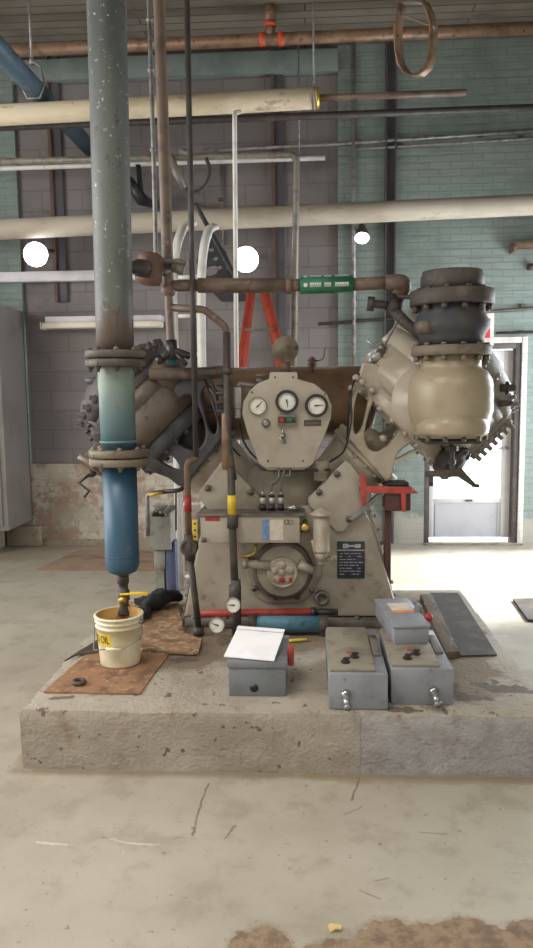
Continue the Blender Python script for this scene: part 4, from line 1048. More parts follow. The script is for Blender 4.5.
# inlet piping: brown down pipe, cross pipe with the green band
YG = 4.05
def g1(m):
    a = at(159, 0, YG); b = at(168.5, 290, YG); d_ = (a-b).normalized(); m.tube([b+d_*((CEIL-.004-b.z)/d_.z), b], .031, 16); m.tube([b, at(171, 344, YG)], .024, 14)
    for q in (b,): m.sphere(q, .042, 14)
def g2(m):
    m.tube([at(168, 286, YG), at(200, 285.5, YG)], .030, 14); m.tube([at(198, 285.5, YG), at(288, 285.5, YG)], .040, 18); m.tube([at(286, 285.5, YG), at(292, 285.5, YG)], .045, 18); m.tube([at(290, 285.5, YG), at(301, 285, YG)], .033, 16)
def g3(m): m.tube([at(350, 284.5, YG), at(390, 282.5, YG)], .034, 16); m.tube([at(385, 282.7, YG), at(403, 281.5, YG), at(404, 288, YG+.04), at(396, 300, YG+.16)], .040, 16, fil=.05)
def g4(m):
    m.tube([at(398, 296, YG+.1), at(392, 312, YG+.1)], .045, 14); m.tube([at(392, 308, YG+.1), at(405, 322, YG+.05), at(424, 338, YG+.0)], .030, 12); m.cyl(at(394, 306, YG+.1), at(371, 303.5, YG+.06), .022); m.cyl(at(371.5, 297, YG+.06), at(370, 311, YG+.06), .02, seg=10); m.cyl(at(374, 303, YG+.06), at(369, 303, YG+.06), .03, seg=10)
    m.tube([at(398, 296, YG+.02), at(410, 297, YG+.02), at(430, 296, YG-.05)], .012, 8); m.tube([at(400, 318, YG), at(385, 345, YG+.06), at(382, 358, YG+.1)], .005, 6)
def g5(m): m.tube([at(170, 307.5, YG), at(204, 309.5, YG), at(225, 326, YG), at(227, 335, YG)], .020, 12, fil=.02)
def g6(m):
    m.tube([at(226.5, 332, YG), at(227.5, 440, YG-.06), at(233, 480, YG-.12)], .021, 12, fil=.04); m.cyl(at(227.5, 368, YG-.02), at(227.5, 374, YG-.02), .03)
    m.tube([at(231, 468, YG-.12), at(233, 545, YG-.12), at(235.5, 600, YG-.12)], .021, 12); m.cyl(at(232.5, 515, YG-.12), at(232.6, 528, YG-.12), .03, seg=8)
    for q in range(4): m.torus(at(223, 384+9*q, YG+.02), (0, 0, 1), .03, .011, 18, 8)
    m.cyl(at(223, 378, YG+.02), at(223, 416, YG+.02), .022)
def g7(m): m.tube([at(225.5, 413, YG-.04), at(225.5, 417, YG-.04), at(226, 470, YG-.1)], .023, 12)
def g8(m):
    m.tube([at(231.5, 495, YG-.12), at(232.2, 515, YG-.12)], .024, 14)
def g9(m):
    a = at(173, 350, YG); m.cyl(at(171, 340, YG), at(173, 360, YG), .03); m.tube([at(160, 360, YG-.03), a, at(189, 356, YG-.03)], .02, 10, fil=.02); m.tube([a, at(186, 364, YG-.05)], .014, 10); m.cyl(at(158, 357, YG-.03), at(162, 363, YG-.03), .022)
def g10(m): m.tube([at(171.5, 345, YG+.01), at(172.3, 364, YG+.03)], .027, 12)
INL = riser('inlet_piping', 'brown air piping with green marker running across above the compressor', 'piping', [('down_pipe', g1, 'brownp'), ('cross_pipe', g2, 'brownp'), ('outlet_pipe', g3, 'brownp'), ('angle_valve', g4, 'iron'), ('branch_pipe', g5, 'brownp'), ('drop_pipe', g6, 'iron'), ('copper_drop', g7, 'copper'), ('yellow_marker', g8, 'yellow'), ('valve_handle', g9, 'black'), ('teal_pipe', g10, 'teal')], at(228, 600, YG))
m_ = MB(); a, b = at(300, 285.3, YG), at(353, 284, YG); rr = .046; m_.tube([a, b], rr, 24); gb = m_.build('green_marker', 'green', INL, label='green marker band with white lettering')
m_ = MB(); L_ = (b-a)
for row, an in ((0, 1.15), (1, -.12)):
    d0 = V((0, -math.cos(an), math.sin(an))); tv = V((0, math.sin(an), math.cos(an)))
    segs = [(.08, .13)] + [(.19+k*.043, .19+k*.043+.034) for k in range(5)] + [(.46+k*.043, .46+k*.043+.034) for k in range(3)] + [(.66+k*.043, .66+k*.043+.034) for k in range(6)]
    for i, (s0, s1) in enumerate(segs):
        q = a+L_*((s0+s1)/2)+d0*(rr+.0005); w_ = L_.length*(s1-s0)
        if i == 0: m_.cyl(q-d0*.001, q+d0*.001, .011, seg=16); continue
        ux = L_.normalized()
        m_.prism([q+ux*w_*x+tv*.011*y for x, y in ((-.5, -1), (-.2, -1), (-.2, .1), (.2, .1), (.2, -1), (.5, -1), (.5, 1), (-.5, 1))], d0*.0012)
m_.build('lettering', 'white', gb)
# gauges low on the crankcase
m_ = None
GP = thing('thermometer_pipe', 'short black pipe carrying two round dial thermometers at the crankcase foot', 'thermometers', at(236, 630, 3.93))
gauge(233.5, 605, 3.84, 8.2, 'dull', math.radians(0), GP, .03, V((-.1, -1, .25)).normalized(), 'dial_gauge'); gauge(217, 625, 3.80, 8.4, 'dull', math.radians(20), GP, .03, V((.05, -1, .3)).normalized(), 'dial_gauge')
m_ = MB(); m_.tube([at(236, 580, 3.92), V((at(236, 580, 3.92).x, 3.92, H+.02))], .026, 12); m_.cyl(at(235, 585, 3.92), at(235, 600, 3.92), .034, seg=8); m_.tube([at(217, 625, 3.82), at(217, 626, 3.92), at(236, 626, 3.92)], .014, 10, fil=.02); m_.tube([at(233.5, 605, 3.86), at(235, 606, 3.92)], .014, 10); m_.build('support_pipe', 'iron', GP)
# red rod and blue cylinder along the foot
yr_ = 4.03
HR = thing('red_hose', 'red pipe lying along the foot of the crankcase', 'pipe', at(250, 612, yr_))
m_ = MB(); m_.tube([at(199, 614, yr_), at(230, 613, yr_), at(313, 612, yr_)], .022, 12); m_.build('hose_body', 'red', HR)
m_ = MB(); m_.tube([at(313, 612, yr_), at(338, 612, yr_)], .02, 10); m_.cyl(at(311, 612, yr_), at(316, 612, yr_), .028, seg=8); m_.build('hose_end', 'black', HR)
BC = thing('oil_cooler', 'blue horizontal cylinder between black end caps at the crankcase foot', 'oil cooler', at(288, 634, 4.02))
c_ = at(288, 624, 4.0)
m_ = MB(); m_.tube([at(257, 624, 4.0), at(319, 624, 4.0)], .046, 28); m_.build('cooler_shell', 'bluec', BC)
for x0, x1 in ((249, 257), (319, 328)):
    m_ = MB(); m_.tube([at(x0, 624, 4.0), at(x1, 624, 4.0)], .05, 24); m_.cyl(at((x0+x1)/2, 630, 4.0), V((at((x0+x1)/2, 630, 4.0).x, 4.0, H)), .03); m_.build('end_cap', 'iron', BC)
m_ = MB(); a = on(286, 641, H+.012); b = on(307, 639.5, H+.012); m_.tube([a, b], .009, 6); m_.m(1).tube([b, b.lerp(a, -.0)+(b-a)*.08], [.009, .002], 6); m_.build('yellow_pencil', ['yellow', 'label'], label='yellow stick lying in front of the blue cylinder', cat='stick')

# ------------------------------------------------------------------ switch boxes on the front of the plinth
def fbox(pl, prr, ytop, z):      # front-bottom corners in pixels on height z -> x0,x1,Yfront,height
    a, b = on(*pl, z), on(*prr, z); Y = (a.y+b.y)/2
    return a.x, b.x, Y, at((pl[0]+prr[0])/2, ytop, Y).z - z
# box with the paper on it
x0, x1, yf_, h_ = fbox((229,696), (286,697), 668, H)
BX = thing('disconnect_switch', 'small grey switch box with red side handle and paper on top', 'switch box', ((x0+x1)/2, yf_, H))
dp = .36
m_ = MB().box2((x0, yf_, H), (x1, yf_+dp, H+h_), .004); m_.m(1).lathe([(.019, -.001), (.019, .002)], at(254, 688, yf_), FRONT, 20); m_.build('box_body', ['gsw', 'black'], BX)
m_ = MB().box2((x0-.006, yf_-.006, H+h_), (x1+.006, yf_+dp, H+h_+.03), .004); m_.build('box_lid', 'gsw', BX)
m_ = MB(); hp = V((x1+.02, yf_+.16, H+h_-.0)); m_.box(hp+V((0, 0, .0)), (.028, .10, .07), None, .008); m_.box(hp+V((.0, -.04, .03)), (.028, .03, .06), None, .006); m_.build('red_handle', 'red', BX, label='red handle')
zt = H+h_+.032
P = [on(224,657, zt+.004), on(274,661.5, zt+.004), on(285.5,632, zt+.05), on(238.5,627, zt+.05)]; P[2] = P[1]+P[3]-P[0]
m_ = MB().prism([p for p in P], (0, 0, .006)); 
q0, q1 = P[3], P[2]; fw_ = (P[0]-P[3]).normalized()
m_.prism([q0+V((0, 0, .004)), q1+V((0, 0, .004)), q1+fw_*.045+V((0, 0, .012)), q0+fw_*.045+V((0, 0, .012))], (0, 0, .003))
m_.build('paper_sheets', 'paper', label='stack of white paper lying tilted on the small switch box', cat='paper')
MB().box(((x0+x1)/2, yf_+.24, H+h_+.045), (.14, .14, .03), None, .004).build('clip_wedge', 'gsw', BX)
# enclosures A and B
def encl(pl, prr, ytop, yrear, label, conn):
    x0, x1, Y, h_ = fbox(pl, prr, ytop, H)
    r_ = on((pl[0]+prr[0])/2, yrear, H+h_); D = r_.y - Y
    sh = (at(0, 0, 1)*0).x
    t = thing('control_enclosure', label, 'enclosure', ((x0+x1)/2, Y, H), 'grey control enclosures on the plinth')
    MB().box2((x0, Y, H), (x1, Y+D, H+h_), .005).build('enclosure_body', 'gbox', t)
    w = x1-x0
    ld = MB().box2((x0+.004, Y+.02, H+h_), (x1-w*.2, Y+D-.01, H+h_+.014), .004).build('enclosure_lid', 'glid', t)
    m_ = MB().box2((x1-w*.18, Y+D*.35, H+h_), (x1-w*.04, Y+D*.8, H+h_+.012), .003); m_.cyl((x1+.008, Y+D*.55, H+h_*.6), (x1, Y+D*.55, H+h_*.6), .03); m_.box((x1+.004, Y+D*.68, H+h_*.55), (.010, .07, .06), None, .004); m_.build('side_latch', 'gcast', t)
    zl = H+h_+.014
    for dx, dy, nm in ((.30, .16, 'knob'), (.47, .27, 'knob')):
        q = V((x0+w*dx, Y+D*dy, zl)); m_ = MB(); m_.lathe([(.02, 0), (.02, .008), (.013, .01), (.012, .02), (.005, .024)], q, (0, 0, 1), 18); m_.box(q+V((.006, .004, .018)), (.026, .010, .010), None, .003); m_.build(nm, 'black', ld)
    m_ = MB(); m_.box((x0+w*.42, Y+D*.36, zl+.001), (w*.15, .012, .002)); m_.build('red_label', 'redtag', ld)
    m_ = MB(); m_.torus((x0+w*.4, Y+D*.82, zl), (0, 0, 1), .02, .003, 18, 6); m_.build('maker_mark', 'label', ld)
    q = at(*conn, Y); m_ = MB(); m_.cyl(q, q+V((0, -.02, 0)), .022, seg=6); m_.tube([q+V((0, -.015, 0)), q+V((0, -.05, -.008)), q+V((.004, -.075, -.022))], [.016, .015, .014], 12); m_.cyl(q+V((.004, -.075, -.022)), q+V((.005, -.085, -.028)), .018); m_.build('cable_gland', 'steel', t, label='bright metal cable gland')
    return x0, x1, Y, D, h_
EA = encl((329,709), (388,710), 674, 629, 'long grey enclosure lying beside the second one, left of the pair', (346, 694))
EB = encl((391,704.5), (453,705), 669, 630, 'long grey enclosure lying under a smaller box, right of the pair', (434, 691))
# small starter box on top of enclosure B
zB = H+EB[4]+.014
a, b = on(394, 645, zB), on(429, 643.5, zB); Yc = (a.y+b.y)/2
hC = at(394, 625, Yc).z - zB; rear = on(396, 598.5, zB+hC); DC = rear.y-Yc
SB = thing('starter_box', 'small blue grey box with orange label stacked on the right enclosure', 'switch box', ((a.x+b.x)/2, Yc, zB))
wC = b.x-a.x; ox = (a.x+b.x)/2
MB().box((ox, Yc+DC/2, zB+hC*.42), (wC, DC, hC*.84), None, .005).build('box_body', 'gbox', SB)
ld = MB().box((ox, Yc+DC/2, zB+hC*.92), (wC+.014, DC+.01, hC*.16), None, .004).build('box_lid', 'gbox', SB)
zl = zB+hC+.001
m_ = MB().box((ox+.01, Yc+DC*.63, zl), (wC*.62, DC*.34, .002)); m_.m(1).box((ox+.01, Yc+DC*.47, zl+.0005), (wC*.66, DC*.09, .002)); m_.build('orange_label', ['lpaper', 'lorange'], ld, label='white and orange label')
m_ = MB(); q = V((ox+wC/2+.02, Yc+DC*.30, zB+hC*.86)); m_.sphere(q+V((.012, 0, .006)), .022, 14); m_.m(1).cyl(q-V((.03, 0, 0)), q, .01); m_.box(q+V((-.006, .12, .01)), (.02, .08, .05), None, .005); m_.build('red_knob', ['redtag', 'gsw'], SB, label='red knob on a grey lever')
SBW = SB; SB.rotation_euler = (0, 0, math.radians(6))
# rubber mat and boards at the right
slab('rubber_mat', [(430,594), (458,594), (497,656), (461,657)], H+.001, .008, 'rubber', 'long dark rubber mat on the right edge of the plinth', 'mat', .003)
Pk = [on(420, 594, H+.04), on(432, 594, H+.04), on(459.5, 651, H+.04), on(446, 652, H+.04)]
MB().prism(Pk, (0, 0, -.039), .003).build('wooden_plank', 'plank', label='old wooden plank lying beside the dark rubber mat', cat='plank')

# ------------------------------------------------------------------ floor things
slab('plywood_sheet', [(36,571), (215,571), (226,551), (78,551)], .001, .01, 'ply', 'stained brown plywood sheet on the floor at the back left', 'plywood', .003)
slab('floor_grate', [(513,601), (560,600), (580,625), (528,622)], .001, .02, 'iron', 'dark iron grate lying on the bright floor at the right edge', 'grate', 0)
m_ = MB(); p = on(334, 928, .004); r_ = .022
ring = [p+V((math.cos(2*PI*k/9)*r_*random.uniform(.6, 1.2), math.sin(2*PI*k/9)*r_*random.uniform(.7, 1.3), random.uniform(0, .014))) for k in range(9)]
m_.prism(ring, (0, 0, -.0015)); m_.build('dry_leaf', 'leaf', label='small dry yellowish leaf on the floor in the foreground', cat='leaf')
# cabinet on its curb at the left edge
yc = 7.0
a = at(9, 531, yc); tz = at(9, 304, yc).z
CB = thing('electrical_cabinet', 'tall grey electrical cabinet raised on concrete blocks at the left edge', 'cabinet', (a.x-.45, yc, .2))
MB().box2((a.x-.9, yc, a.z), (a.x, yc+.62, tz), .008).build('cabinet_body', 'cab', CB)
m_ = MB().box2((a.x-.85, yc-.018, a.z+.05), (a.x-.05, yc, tz-.05), .005); m_.build('cabinet_door', 'cab', CB)
m_ = MB().box2((a.x-.09, yc-.04, 1.3), (a.x-.07, yc-.018, 1.45), .003); m_.build('door_handle', 'dull', CB)
b0, b1_ = on(16, 547, 0), on(41, 547, 0); hb_ = at(28, 527, b0.y).z
m_ = MB().box2((b0.x-.1, b0.y, .001), (b1_.x, WY-.045, hb_), .015); m_.rough(.012, 6, .02, 2); m_.build('concrete_block', 'cblock', label='rough concrete block by the foot of the grey cabinet', cat='block', sharp=3)
MB().box2((a.x-1.0, yc+.1, .001), (b0.x-.12, yc+.6, a.z-.001), .01).build('cabinet_curb', 'cblock', label='low concrete curb the grey cabinet stands on', cat='curb')

# ------------------------------------------------------------------ ladders behind
yl = 5.9
LD = thing('white_ladder', 'white ladder with curved top rails behind the compressor piping', 'ladder', (at(188, 500, yl).x, yl, 0))
for pts in ([(194,222), (184,226), (178,240), (174,262), (172.5,290), (174,330), (175,365)], [(216,226), (209,229), (204,245), (201.5,270), (201,300), (201.5,335), (202,365)]):
    Q = [at(x, y, yl+.35*max(0, (240-y)/20)) for x, y in pts]; Q.append(V((Q[-1].x, yl, 0)))
    Q = fillet(Q, .3, 5)
    rings = []
    for i, q in enumerate(Q):
        t_ = (Q[min(i+1, len(Q)-1)]-Q[max(i-1, 0)]).normalized(); sx = V((1, 0, 0)); nn = t_.cross(sx).normalized(); sx = nn.cross(t_).normalized()
        rings.append([q+sx*.032*a_+nn*.018*b_ for a_, b_ in ((-1, -1), (1, -1), (1, 1), (-1, 1))])
    MB().rings(rings).build('rail', 'white', LD)
for k in range(9):
    z_ = at(190, 316, yl).z - .3*k + .3
    if z_ > .1: MB().tube([V((at(178, 316, yl).x, yl, z_)), V((at(199, 316, yl).x, yl, z_))], .016, 10).build('rung', 'white', LD)
# dark perforated arched guard on the ladder
m_ = MB(); yg = 6.4
pg = [(203,232), (213,236), (226,252), (236,276), (238,282), (204,282), (196,262)]
hl = [[(209+dx*9+dy*4, 248+dy*9), (213+dx*9+dy*4, 247+dy*9), (214+dx*9+dy*4, 251+dy*9), (210+dx*9+dy*4, 252+dy*9)] for dy in range(3) for dx in range(2)] + [[(203,268), (217,264), (218,274), (204,277)]]
m_.plate(pg, hl, yg, .03, .003)
pgt = thing('perforated_bracket', 'dark triangular steel bracket with holes beside the white ladder', 'bracket', at(215, 282, yg))
m_.build('bracket_plate', 'perf', pgt)
m_ = MB(); m_.tube([at(196, 205, 6.3), at(238, 282, 6.3)], .02, 10); m_.tube([at(196, 205, 6.3), at(196, 205, WY+.045)], .02, 10); m_.box2(at(204, 279, yg+.03), at(238, 283, yg+.03)+V((0, WY+.04-yg-.03, 0))); m_.build('bracket_strut', 'perf', pgt)
# red stepladder
ys = 6.3
SL = thing('red_stepladder', 'orange red fibreglass stepladder standing open behind the instrument panel', 'stepladder', (at(258, 500, ys).x, ys, 0))
def leg(px0, py0, px1, py1, y0, y1, wd, nm='stile', mt='orange'):
    p0, p1 = at(px0, py0, y0), at(px1, py1, y1); d_ = (p1-p0); p1 = p0+d_*(p0.z-.0)/(p0.z-p1.z)
    m_ = MB(); u = V((1, 0, 0)); 
    m_.rings([[q+u*wd*a_+V((0, .018*b_, 0)) for a_, b_ in ((-1, -1), (1, -1), (1, 1), (-1, 1))] for q in (p0, p1)]); m_.build(nm, mt, SL); return p0, p1
s1 = leg(251, 288, 239.5, 372, ys, ys-.25, .030); s2 = leg(263, 288, 281, 352, ys, ys-.2, .040); s3 = leg(253, 290, 243.5, 372, ys+.05, ys+.13, .022); s4 = leg(262, 290, 279, 365, ys+.05, ys+.13, .022)
for k in range(1, 7):
    m_ = MB(); t_ = k/7; p0 = s1[0].lerp(s1[1], t_); p1 = s2[0].lerp(s2[1], t_); p1.y = p0.y; m_.box((p0+p1)/2, ((p1-p0).length, .08, .02)); m_.build('step', 'dull', SL)
MB().box(at(257, 286, ys+.03), (.17, .18, .05), None, .008).build('ladder_cap', 'dull', SL)

# ------------------------------------------------------------------ overhead pipes
def hpipe(name, label, cat, pts, r, mt, hang=(), extra=None, group=None, seg=18, fil=0):
    """pts (px,py,Y); hang: pixel x positions of thin rods carrying it from the ceiling"""
    P = [at(*q) for q in pts]
    t = thing(name, label, cat, P[0], group)
    MB().tube(P, r, seg, fil=fil).build('pipe_run', mt, t)
    for hx in hang:
        fx = [p for p in zip(pts, pts[1:]) if p[0][0] <= hx <= p[1][0]]
        (ax, ay, aY), (bx, by, bY) = fx[0]; k = (hx-ax)/(bx-ax)
        q = P[pts.index((ax, ay, aY))].lerp(P[pts.index((bx, by, bY))], k)
        m_ = MB(); m_.torus(q, (1, 0, 0), r+.006, .006, 24, 6); m_.cyl(q+V((0, 0, r+.005)), V((q.x, q.y, CEIL)), .008, seg=8); m_.build('hanger_rod', 'galv', t)
    if extra: extra(t, P)
    return t
def cap_end(t, P):
    e = P[-1]; m_ = MB(); d_ = (P[-1]-P[-2]).normalized(); m_.lathe([(.07, -.03), (.086, -.028), (.086, -.012), (.083, -.01), (.083, 0), (.04, .002), (.001, .002)], e, d_, 24); m_.build('end_wrap', 'brass', t); MB().tube([at(319.5, 98, 6.3), at(466, 92.5, 6.3)], .027, 16).build('bare_end', 'brownp', t, label='bare thin brown pipe end')
hpipe('lagged_pipe', 'thick tan lagged pipe ending in mid air, upper left', 'pipe', [(-70,119,6.3), (319,98,6.3)], .082, 'tan', (314, -20), cap_end)
hpipe('black_iron_pipe', 'long black pipe just below the tan lagged pipe', 'pipe', [(-70,130,6.66), (632,104,6.66)], .030, 'blackp', (-40, 560))
hpipe('white_lagged_pipe', 'long off white lagged pipe crossing at lamp height', 'pipe', [(-70,233,7.2), (632,200,7.2)], .095, 'offw', (-40, 560))
def sprink(t, P):
    q = at(270, 39, 6.9)
    for x in (262, 281):
        m_ = MB(); a_ = at(x-3, 39.5-(x-270)*.03, 6.9); b_ = at(x+3, 39-(x-270)*.03, 6.9); m_.tube([a_, b_], .057, 20); m_.build('orange_coupling', 'ored', t, label='orange grooved coupling')
    m_ = MB(); a_ = at(270, 30, 6.9); m_.tube([q, at(270, 24, 6.9)], .042, 18); m_.tube([at(270, 24, 6.9), V((at(270, 14, 6.9).x, 6.9, CEIL))], .05, 18); m_.build('riser_pipe', 'copper', t); MB().tube([at(270, 22, 6.9), at(270, 27, 6.9)], .053, 20).build('orange_coupling', 'ored', t, label='orange grooved coupling')
hpipe('sprinkler_pipe', 'copper coloured sprinkler main with orange couplings under the ceiling', 'pipe', [(-70,54.5,6.9), (632,23.5,6.9)], .052, 'copper', (-30, 560), sprink)
hpipe('steel_pipe', 'grey steel pipe with elbow turning down behind the instrument panel', 'pipe', [(-70,163,6.6), (160,158,6.6), (293,154.5,6.6), (296.5,160,6.6), (294,366,6.6)], .028, 'dull', (-40, 120), None, None, 14, .05)
hpipe('white_conduit', 'thin white conduit running below the grey steel pipe', 'conduit', [(-70,171,7.4), (325,158,7.4)], .022, 'white', (-40, 300), None, None, 12)
def wallpipe(name, label, pts, r, mt, cat='conduit', group=None, clips=()):
    t = thing(name, label, cat, at(*pts[0]), group); MB().tube([at(*q) for q in pts], r, 12, fil=.04).build('pipe_run', mt, t)
    for x, y in clips:
        p = at(x, y, WY); MB().box((p.x, WY-.02, p.z), (.05, .04, .03), None, .004).build('wall_clip', 'iron', t)
    return t
Yw = WY-.035
wallpipe('grey_conduit', 'upper of the two grey conduits along the wall beside the white conduit', [(205,151,Yw), (345,143.5,Yw), (632,124,Yw)], .018, 'galv', clips=((300,147), (480,136)))
wallpipe('grey_conduit', 'lower of the two grey conduits along the wall under its twin', [(348,150,Yw), (632,132,Yw)], .014, 'galv', clips=((400,146), (520,138)))
wallpipe('wall_conduit', 'thin vertical conduit down the teal wall left of the dark channel', [(353,26,Yw), (354,372,Yw)], .022, 'galv', clips=((353,140), (354,300)))
wallpipe('wall_pipe', 'thin dark horizontal pipe along the teal wall above the door', [(318,324,Yw), (632,301,Yw)], .017, 'iron', 'pipe', clips=((360,321), (522,306)))
wallpipe('wall_conduit', 'thin vertical conduit on the blockwork beside the perforated bracket', [(221,165,Yw+.05), (222,245,Yw+.05)], .018, 'dull', clips=((221,200),))
wallpipe('wall_conduit', 'thin low horizontal conduit just above the door head', [(496,333,Yw), (632,329,Yw)], .014, 'iron', clips=((520,332),))
hpipe('white_drop_conduit', 'bright white vertical conduit bending in under the tan lagged pipe', 'conduit', [(240,112,5.95), (234.5,113,5.3), (236.5,375,5.3)], .016, 'white', (), None, None, 12, .08)
o_ = bpy.data.objects['white_drop_conduit']
q_ = at(236.5, 375, 5.3); MB().tube([q_, V((q_.x, q_.y, 0))], .016, 12).build('lower_conduit', 'white', o_)
# blue pipe running back towards the wall, with its clevis hanger
pA, pB = at(0, 51, 5.6), at(50, 105, 6.55); d_ = (pB-pA); pA2 = pA-d_*1.2; pB2 = pA+d_*((WY-.003-pA.y)/d_.y)
pB2.y = min(pB2.y, WY-.003)
t = thing('blue_pipe', 'dark blue pipe running from the upper left corner back to the wall', 'pipe', pA)
MB().tube([pA2, pB2], .078, 24).build('pipe_run', 'bluedark', t)
q = pA+d_*.62
m_ = MB(); xx = at(32, 60, q.y)
pts_ = [q+V((0, 0, .20)), q+V((-.07, 0, .15)), q+V((-.1, 0, .02)), q+V((-.05, 0, -.09)), q+V((.05, 0, -.09)), q+V((.1, 0, .02)), q+V((.07, 0, .15))]
m_.tube(pts_, .008, 8, close=True); m_.cyl(q+V((0, 0, .19)), V((q.x, q.y, CEIL)), .011, seg=8); m_.cyl(q+V((0, 0, .17)), q+V((0, 0, .22)), .02, seg=6); m_.build('clevis_hanger', 'galv', t)
# thin pale pipe beside the brown down pipe
a = at(148.5, 0, 4.25); b = at(156, 262, 4.25); dd = (a-b).normalized()
t = thing('pale_conduit', 'thin pale conduit just left of the brown down pipe', 'conduit', b)
m_ = MB(); m_.tube([b+dd*((CEIL-.003-b.z)/dd.z), at(154, 170, 4.25), b, at(157, 268, 4.2)], .0125, 10); 
for y in (20, 70, 150): m_.cyl(at(148.8+y*.028, y-1.5, 4.25), at(148.8+y*.028, y+1.5, 4.25), .017, seg=10)
m_.build('conduit_run', 'galv', t)
# brown strainer body between the two pipes
t = thing('check_valve', 'brown round bodied valve joining the thick grey pipe and the brown pipe', 'valve', at(152, 283, 3.98))
p0, p1, p2 = at(130, 267, YB+.05), at(150, 269, 3.95), at(167, 270, 4.04)
m_ = MB(); m_.tube([p0, p0.lerp(p1, .4), p0.lerp(p1, .42), p0.lerp(p1, .7)], [.03, .03, .045, .045], 14); m_.cyl(p1.lerp(p2, .3), p2, .032); m_.build('valve_pipe', 'iron', t)
m_ = MB(); ax_ = V((0, 0, 1)); m_.lathe([(.03, -.085), (.065, -.075), (.072, -.05), (.066, -.03), (.074, 0), (.066, .03), (.072, .05), (.06, .07), (.03, .085)], p1, (.2, 0, 1), 28); vb = m_.build('valve_body', 'rust', t)
MB().box(p1+V((-.01, -.072, -.0)), (.03, .006, .04)).build('valve_tag', 'label', vb)
m_ = MB(); m_.tube([at(165, 262, 4.02), at(178, 261, 4.0), at(186, 263, 4.0)], .014, 8); m_.cyl(at(173, 266, 4.0), at(184, 270, 4.0), .03); m_.build('bypass_fitting', 'dull', t)
# strap hanger top right
yh = 4.9
t = thing('strap_hanger', 'empty brown strap hanger dangling from the ceiling at the upper right', 'pipe hanger', at(416, 75, yh))
L = [(403,4), (400,14), (398,30), (398.5,50), (401,64), (407,73), (414,76), (421,75), (428,68), (431.5,56), (433,40), (433.5,26), (430,12), (425,2)]
rings = []; Q = [at(x, y, yh) for x, y in L]
for i, q in enumerate(Q):
    t_ = (Q[min(i+1, len(Q)-1)]-Q[max(i-1, 0)]).normalized(); nn = t_.cross(V((0, 1, 0))).normalized()
    rings.append([q+V((.024*a_, .016*a_, 0))+nn*.006*b_ for a_, b_ in ((-1, -1), (1, -1), (1, 1), (-1, 1))])
MB().rings(rings).build('strap', 'copper', t)
m_ = MB(); m_.tube([at(399, 14, yh), at(432, 26, yh)], .007, 8); m_.bolt(at(399, 14, yh), (-1, 0, .3), .018, .015); m_.bolt(at(433, 27, yh), (1, 0, -.3), .018, .015); c0_ = at(414, 2, yh); m_.tube([at(403, 4, yh), c0_, at(425, 2, yh)], .012, 8); m_.cyl(c0_, V((c0_.x, c0_.y, CEIL)), .010); m_.build('hanger_bolt', 'dull', t)
# loop of cable under the grey pipe
yk = 6.55
Q = [(206,158,yk), (210,168,yk), (209,180,yk), (202,190,yk), (192,193,yk), (184,188,yk), (176,178,yk), (170,164,yk), (172,157,yk)]
MB().tube([at(*q) for q in Q], .016, 10, fil=.1).build('cable_loop', 'blackp', label='loop of black cable hanging from the grey steel pipe', cat='cable')
m_ = MB(); m_.tube([at(171, 157, 6.45), at(176, 172, 6.45), at(184, 188, 6.45)], [.03, .035, .025], 10); m_.cyl(at(180, 152, 6.5), at(187, 152, 6.55), .025); m_.build('pipe_bracket', 'dull', label='short grey bracket arm hanging below the steel pipe', cat='bracket')
m_ = MB(); p = at(145, 205, 7.3); m_.tube([at(128, 180, 7.3), at(142, 200, 7.3), at(152, 204, WY+.02)], [.05, .06, .04], 12); m_.cyl(at(138, 165, 7.35), at(142, 200, 7.35), .025); m_.build('wall_bracket', 'perf', label='dark angled bracket on the blockwork behind the thick pipe', cat='bracket')
# lamps
def lamp(px, py, rpx, Y, label, tilt):
    p = at(px, py, Y); r_ = pr(rpx, Y)
    t = thing('flood_lamp', label, 'lamp', p, 'round flood lamps')
    ax_ = V(tilt).normalized()
    m_ = MB(); m_.lathe([(r_*.35, -.16), (r_*.5, -.14), (r_*.95, -.03), (r_*1.06, 0), (r_*1.06, .012), (r_, .012)], p, ax_, 32); m_.tube([p-ax_*.14, p-ax_*.14+V((0, 0, .06)), V((p.x, WY+.045 if px < 330 else WY-.004, p.z+.12))], .018, 10); m_.build('lamp_housing', 'iron', t)
    m_ = MB(); m_.lathe([(r_*.98, .013), (r_*.9, .022), (r_*.5, .034), (.001, .038)], p, ax_, 32, caps=False); m_.build('lamp_lens', 'lens', t, label='glowing white lens')
lamp(36, 254.5, 12, 7.25, 'glowing round lamp above the left white trunking', (.15, -1, -.15))
lamp(246, 259.5, 12.5, 7.25, 'glowing round lamp above the red stepladder', (.0, -1, -.15))
lamp(362, 237, 7, 7.3, 'small glowing lamp on the teal wall', (-.05, -.6, -.8))
# trunking and tube light
a, b = at(-70, 278, 7.6), at(151, 276, 7.6)
t = thing('white_trunking', 'long white cable trunking along the blockwork left of the brown pipe', 'trunking', a)
m_ = MB(); zc_ = at(40, 276, 7.6).z; hh = pr(5, 7.6); m_.box2((a.x, 7.62, zc_-hh), (b.x, WY-.002, zc_+hh), .004); m_.build('trunking_body', 'trunk', t); m_ = MB().box2((a.x, 7.61, zc_-hh*.9), (b.x-.02, 7.62, zc_+hh*.9), .003); m_.build('trunking_cover', 'trunk', t)
t = thing('strip_light', 'unlit white strip light on the blockwork below the trunking', 'strip light', at(100, 330, 7.6))
a, b = at(43, 329, 7.55), at(161, 318.5, 7.55)
m_ = MB().box2((a.x+.02, 7.56, b.z-.02), (b.x, WY+.05, b.z+.04), .006); m_.build('light_housing', 'trunk', t)
m_ = MB().box2((a.x, 7.50, a.z), (b.x+.01, 7.66, b.z-.022), .02); m_.build('light_diffuser', 'tubeglow', t)
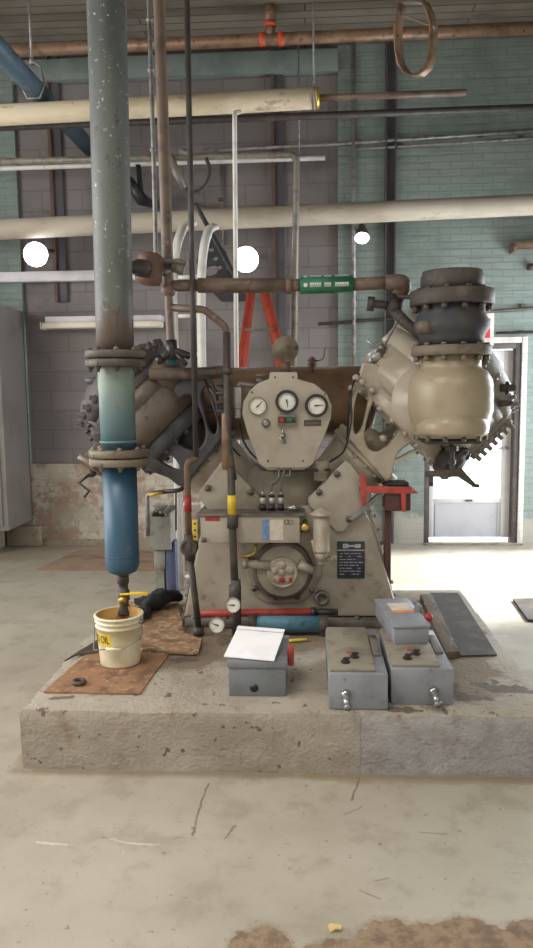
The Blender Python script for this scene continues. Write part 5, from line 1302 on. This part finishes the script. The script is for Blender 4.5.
MB().box2((a.x-.012, 7.495, a.z-.004), (a.x, 7.66, b.z-.02), .003).build('end_plate', 'white', t)
# sign and small things on the teal wall
a, b = at(471, 346, WY), at(494, 312, WY)
t = thing('wall_sign', 'white sign with red marking above the door beside the black flange', 'sign', (a.x, WY, a.z))
MB().box2((a.x, WY-.012, a.z), (b.x, WY-.001, b.z), .002).build('sign_plate', 'white', t)
m_ = MB().prism([at(484, 338, WY-.013), at(490, 338, WY-.013), at(490.5, 319, WY-.013), at(489, 318, WY-.013)], (0, -.002, 0)); m_.build('red_mark', 'signred', t)
m_ = MB(); a, b = at(509, 252, WY), at(580, 246, WY); m_.box2((a.x, WY-.18, b.z-.02), (b.x, WY-.001, b.z+.02), .003); m_.box2((a.x, WY-.18, a.z-.02), (a.x+.03, WY-.001, b.z), .003); m_.build('wall_mounted_bracket', 'rust', label='brown steel shelf bracket on the teal wall, upper right', cat='bracket')
m_ = MB(); p = at(531, 267, WY-.03); m_.box(p, (.06, .06, .06), None, .008); m_.m(0).cyl(p, p+V((0, -.05, 0)), .02); m_.build('junction_box', 'iron', label='small dark junction box at the right edge of the teal wall', cat='junction box')

# ------------------------------------------------------------------ light
w = bpy.data.worlds.new('daylight'); scn.world = w; w.use_nodes = True
nt = w.node_tree; bg = nt.nodes['Background']
tc_ = nd(nt, 'ShaderNodeTexCoord').outputs['Generated']
sp = nd(nt, 'ShaderNodeSeparateXYZ'); nt.links.new(tc_, sp.inputs[0])
fy = ramp(nt, sp.outputs[1], -.1, .6)
nt.links.new(mixc(nt, fy, (1.0, .97, .93, 1), (.93, .97, 1.0, 1)), bg.inputs[0])
nt.links.new(math_n(nt, 'ADD', .52, math_n(nt, 'MULTIPLY', fy, 5.0)), bg.inputs[1])
def area(name, loc, size, energy, col, target, spread=180):
    l = bpy.data.lights.new(name, 'AREA'); l.shape = 'RECTANGLE'; l.size, l.size_y = size; l.energy = energy; l.color = col; l.spread = math.radians(spread)
    o = bpy.data.objects.new(name, l); COL.objects.link(o); o.location = loc
    o.rotation_euler = (V(target)-V(loc)).to_track_quat('-Z', 'Y').to_euler(); return o
area('overhead_fill', (-2.0, 1.2, CEIL-.1), (2.5, 1.2), 72, (1, .95, .86), (-1.6, 2.2, 0), 105)  # unseen overhead fill, added for light from above
area('overhead_fill', (1.6, -.5, CEIL-.1), (2.5, 1.2), 34, (1, .97, .91), (1.2, 2.0, 0), 105)
area('side_window_light', (-5.5, 2.6, 2.7), (4, 2.4), 250, (1, .99, .96), (0, 4.4, .5))
area('added_side_fill', (XR-.01, 6.4, 1.35), (2.2, 2.6), 130, (.86, .93, 1), (0, 6.0, .3))  # unseen fill added to brighten the floor by the door
s = bpy.data.lights.new('sun', 'SUN'); s.energy = 15; s.angle = math.radians(9); s.color = (1, .98, .96)
so = bpy.data.objects.new('sun', s); COL.objects.link(so); so.rotation_euler = V((-1, -.10, -.86)).to_track_quat('-Z', 'Y').to_euler()
vs = scn.view_settings
scn.display_settings.display_device = 'sRGB'
vs.view_transform = 'Standard'; vs.look = 'None'; vs.gamma = 1; vs.use_curve_mapping = False; vs.exposure = -0.05
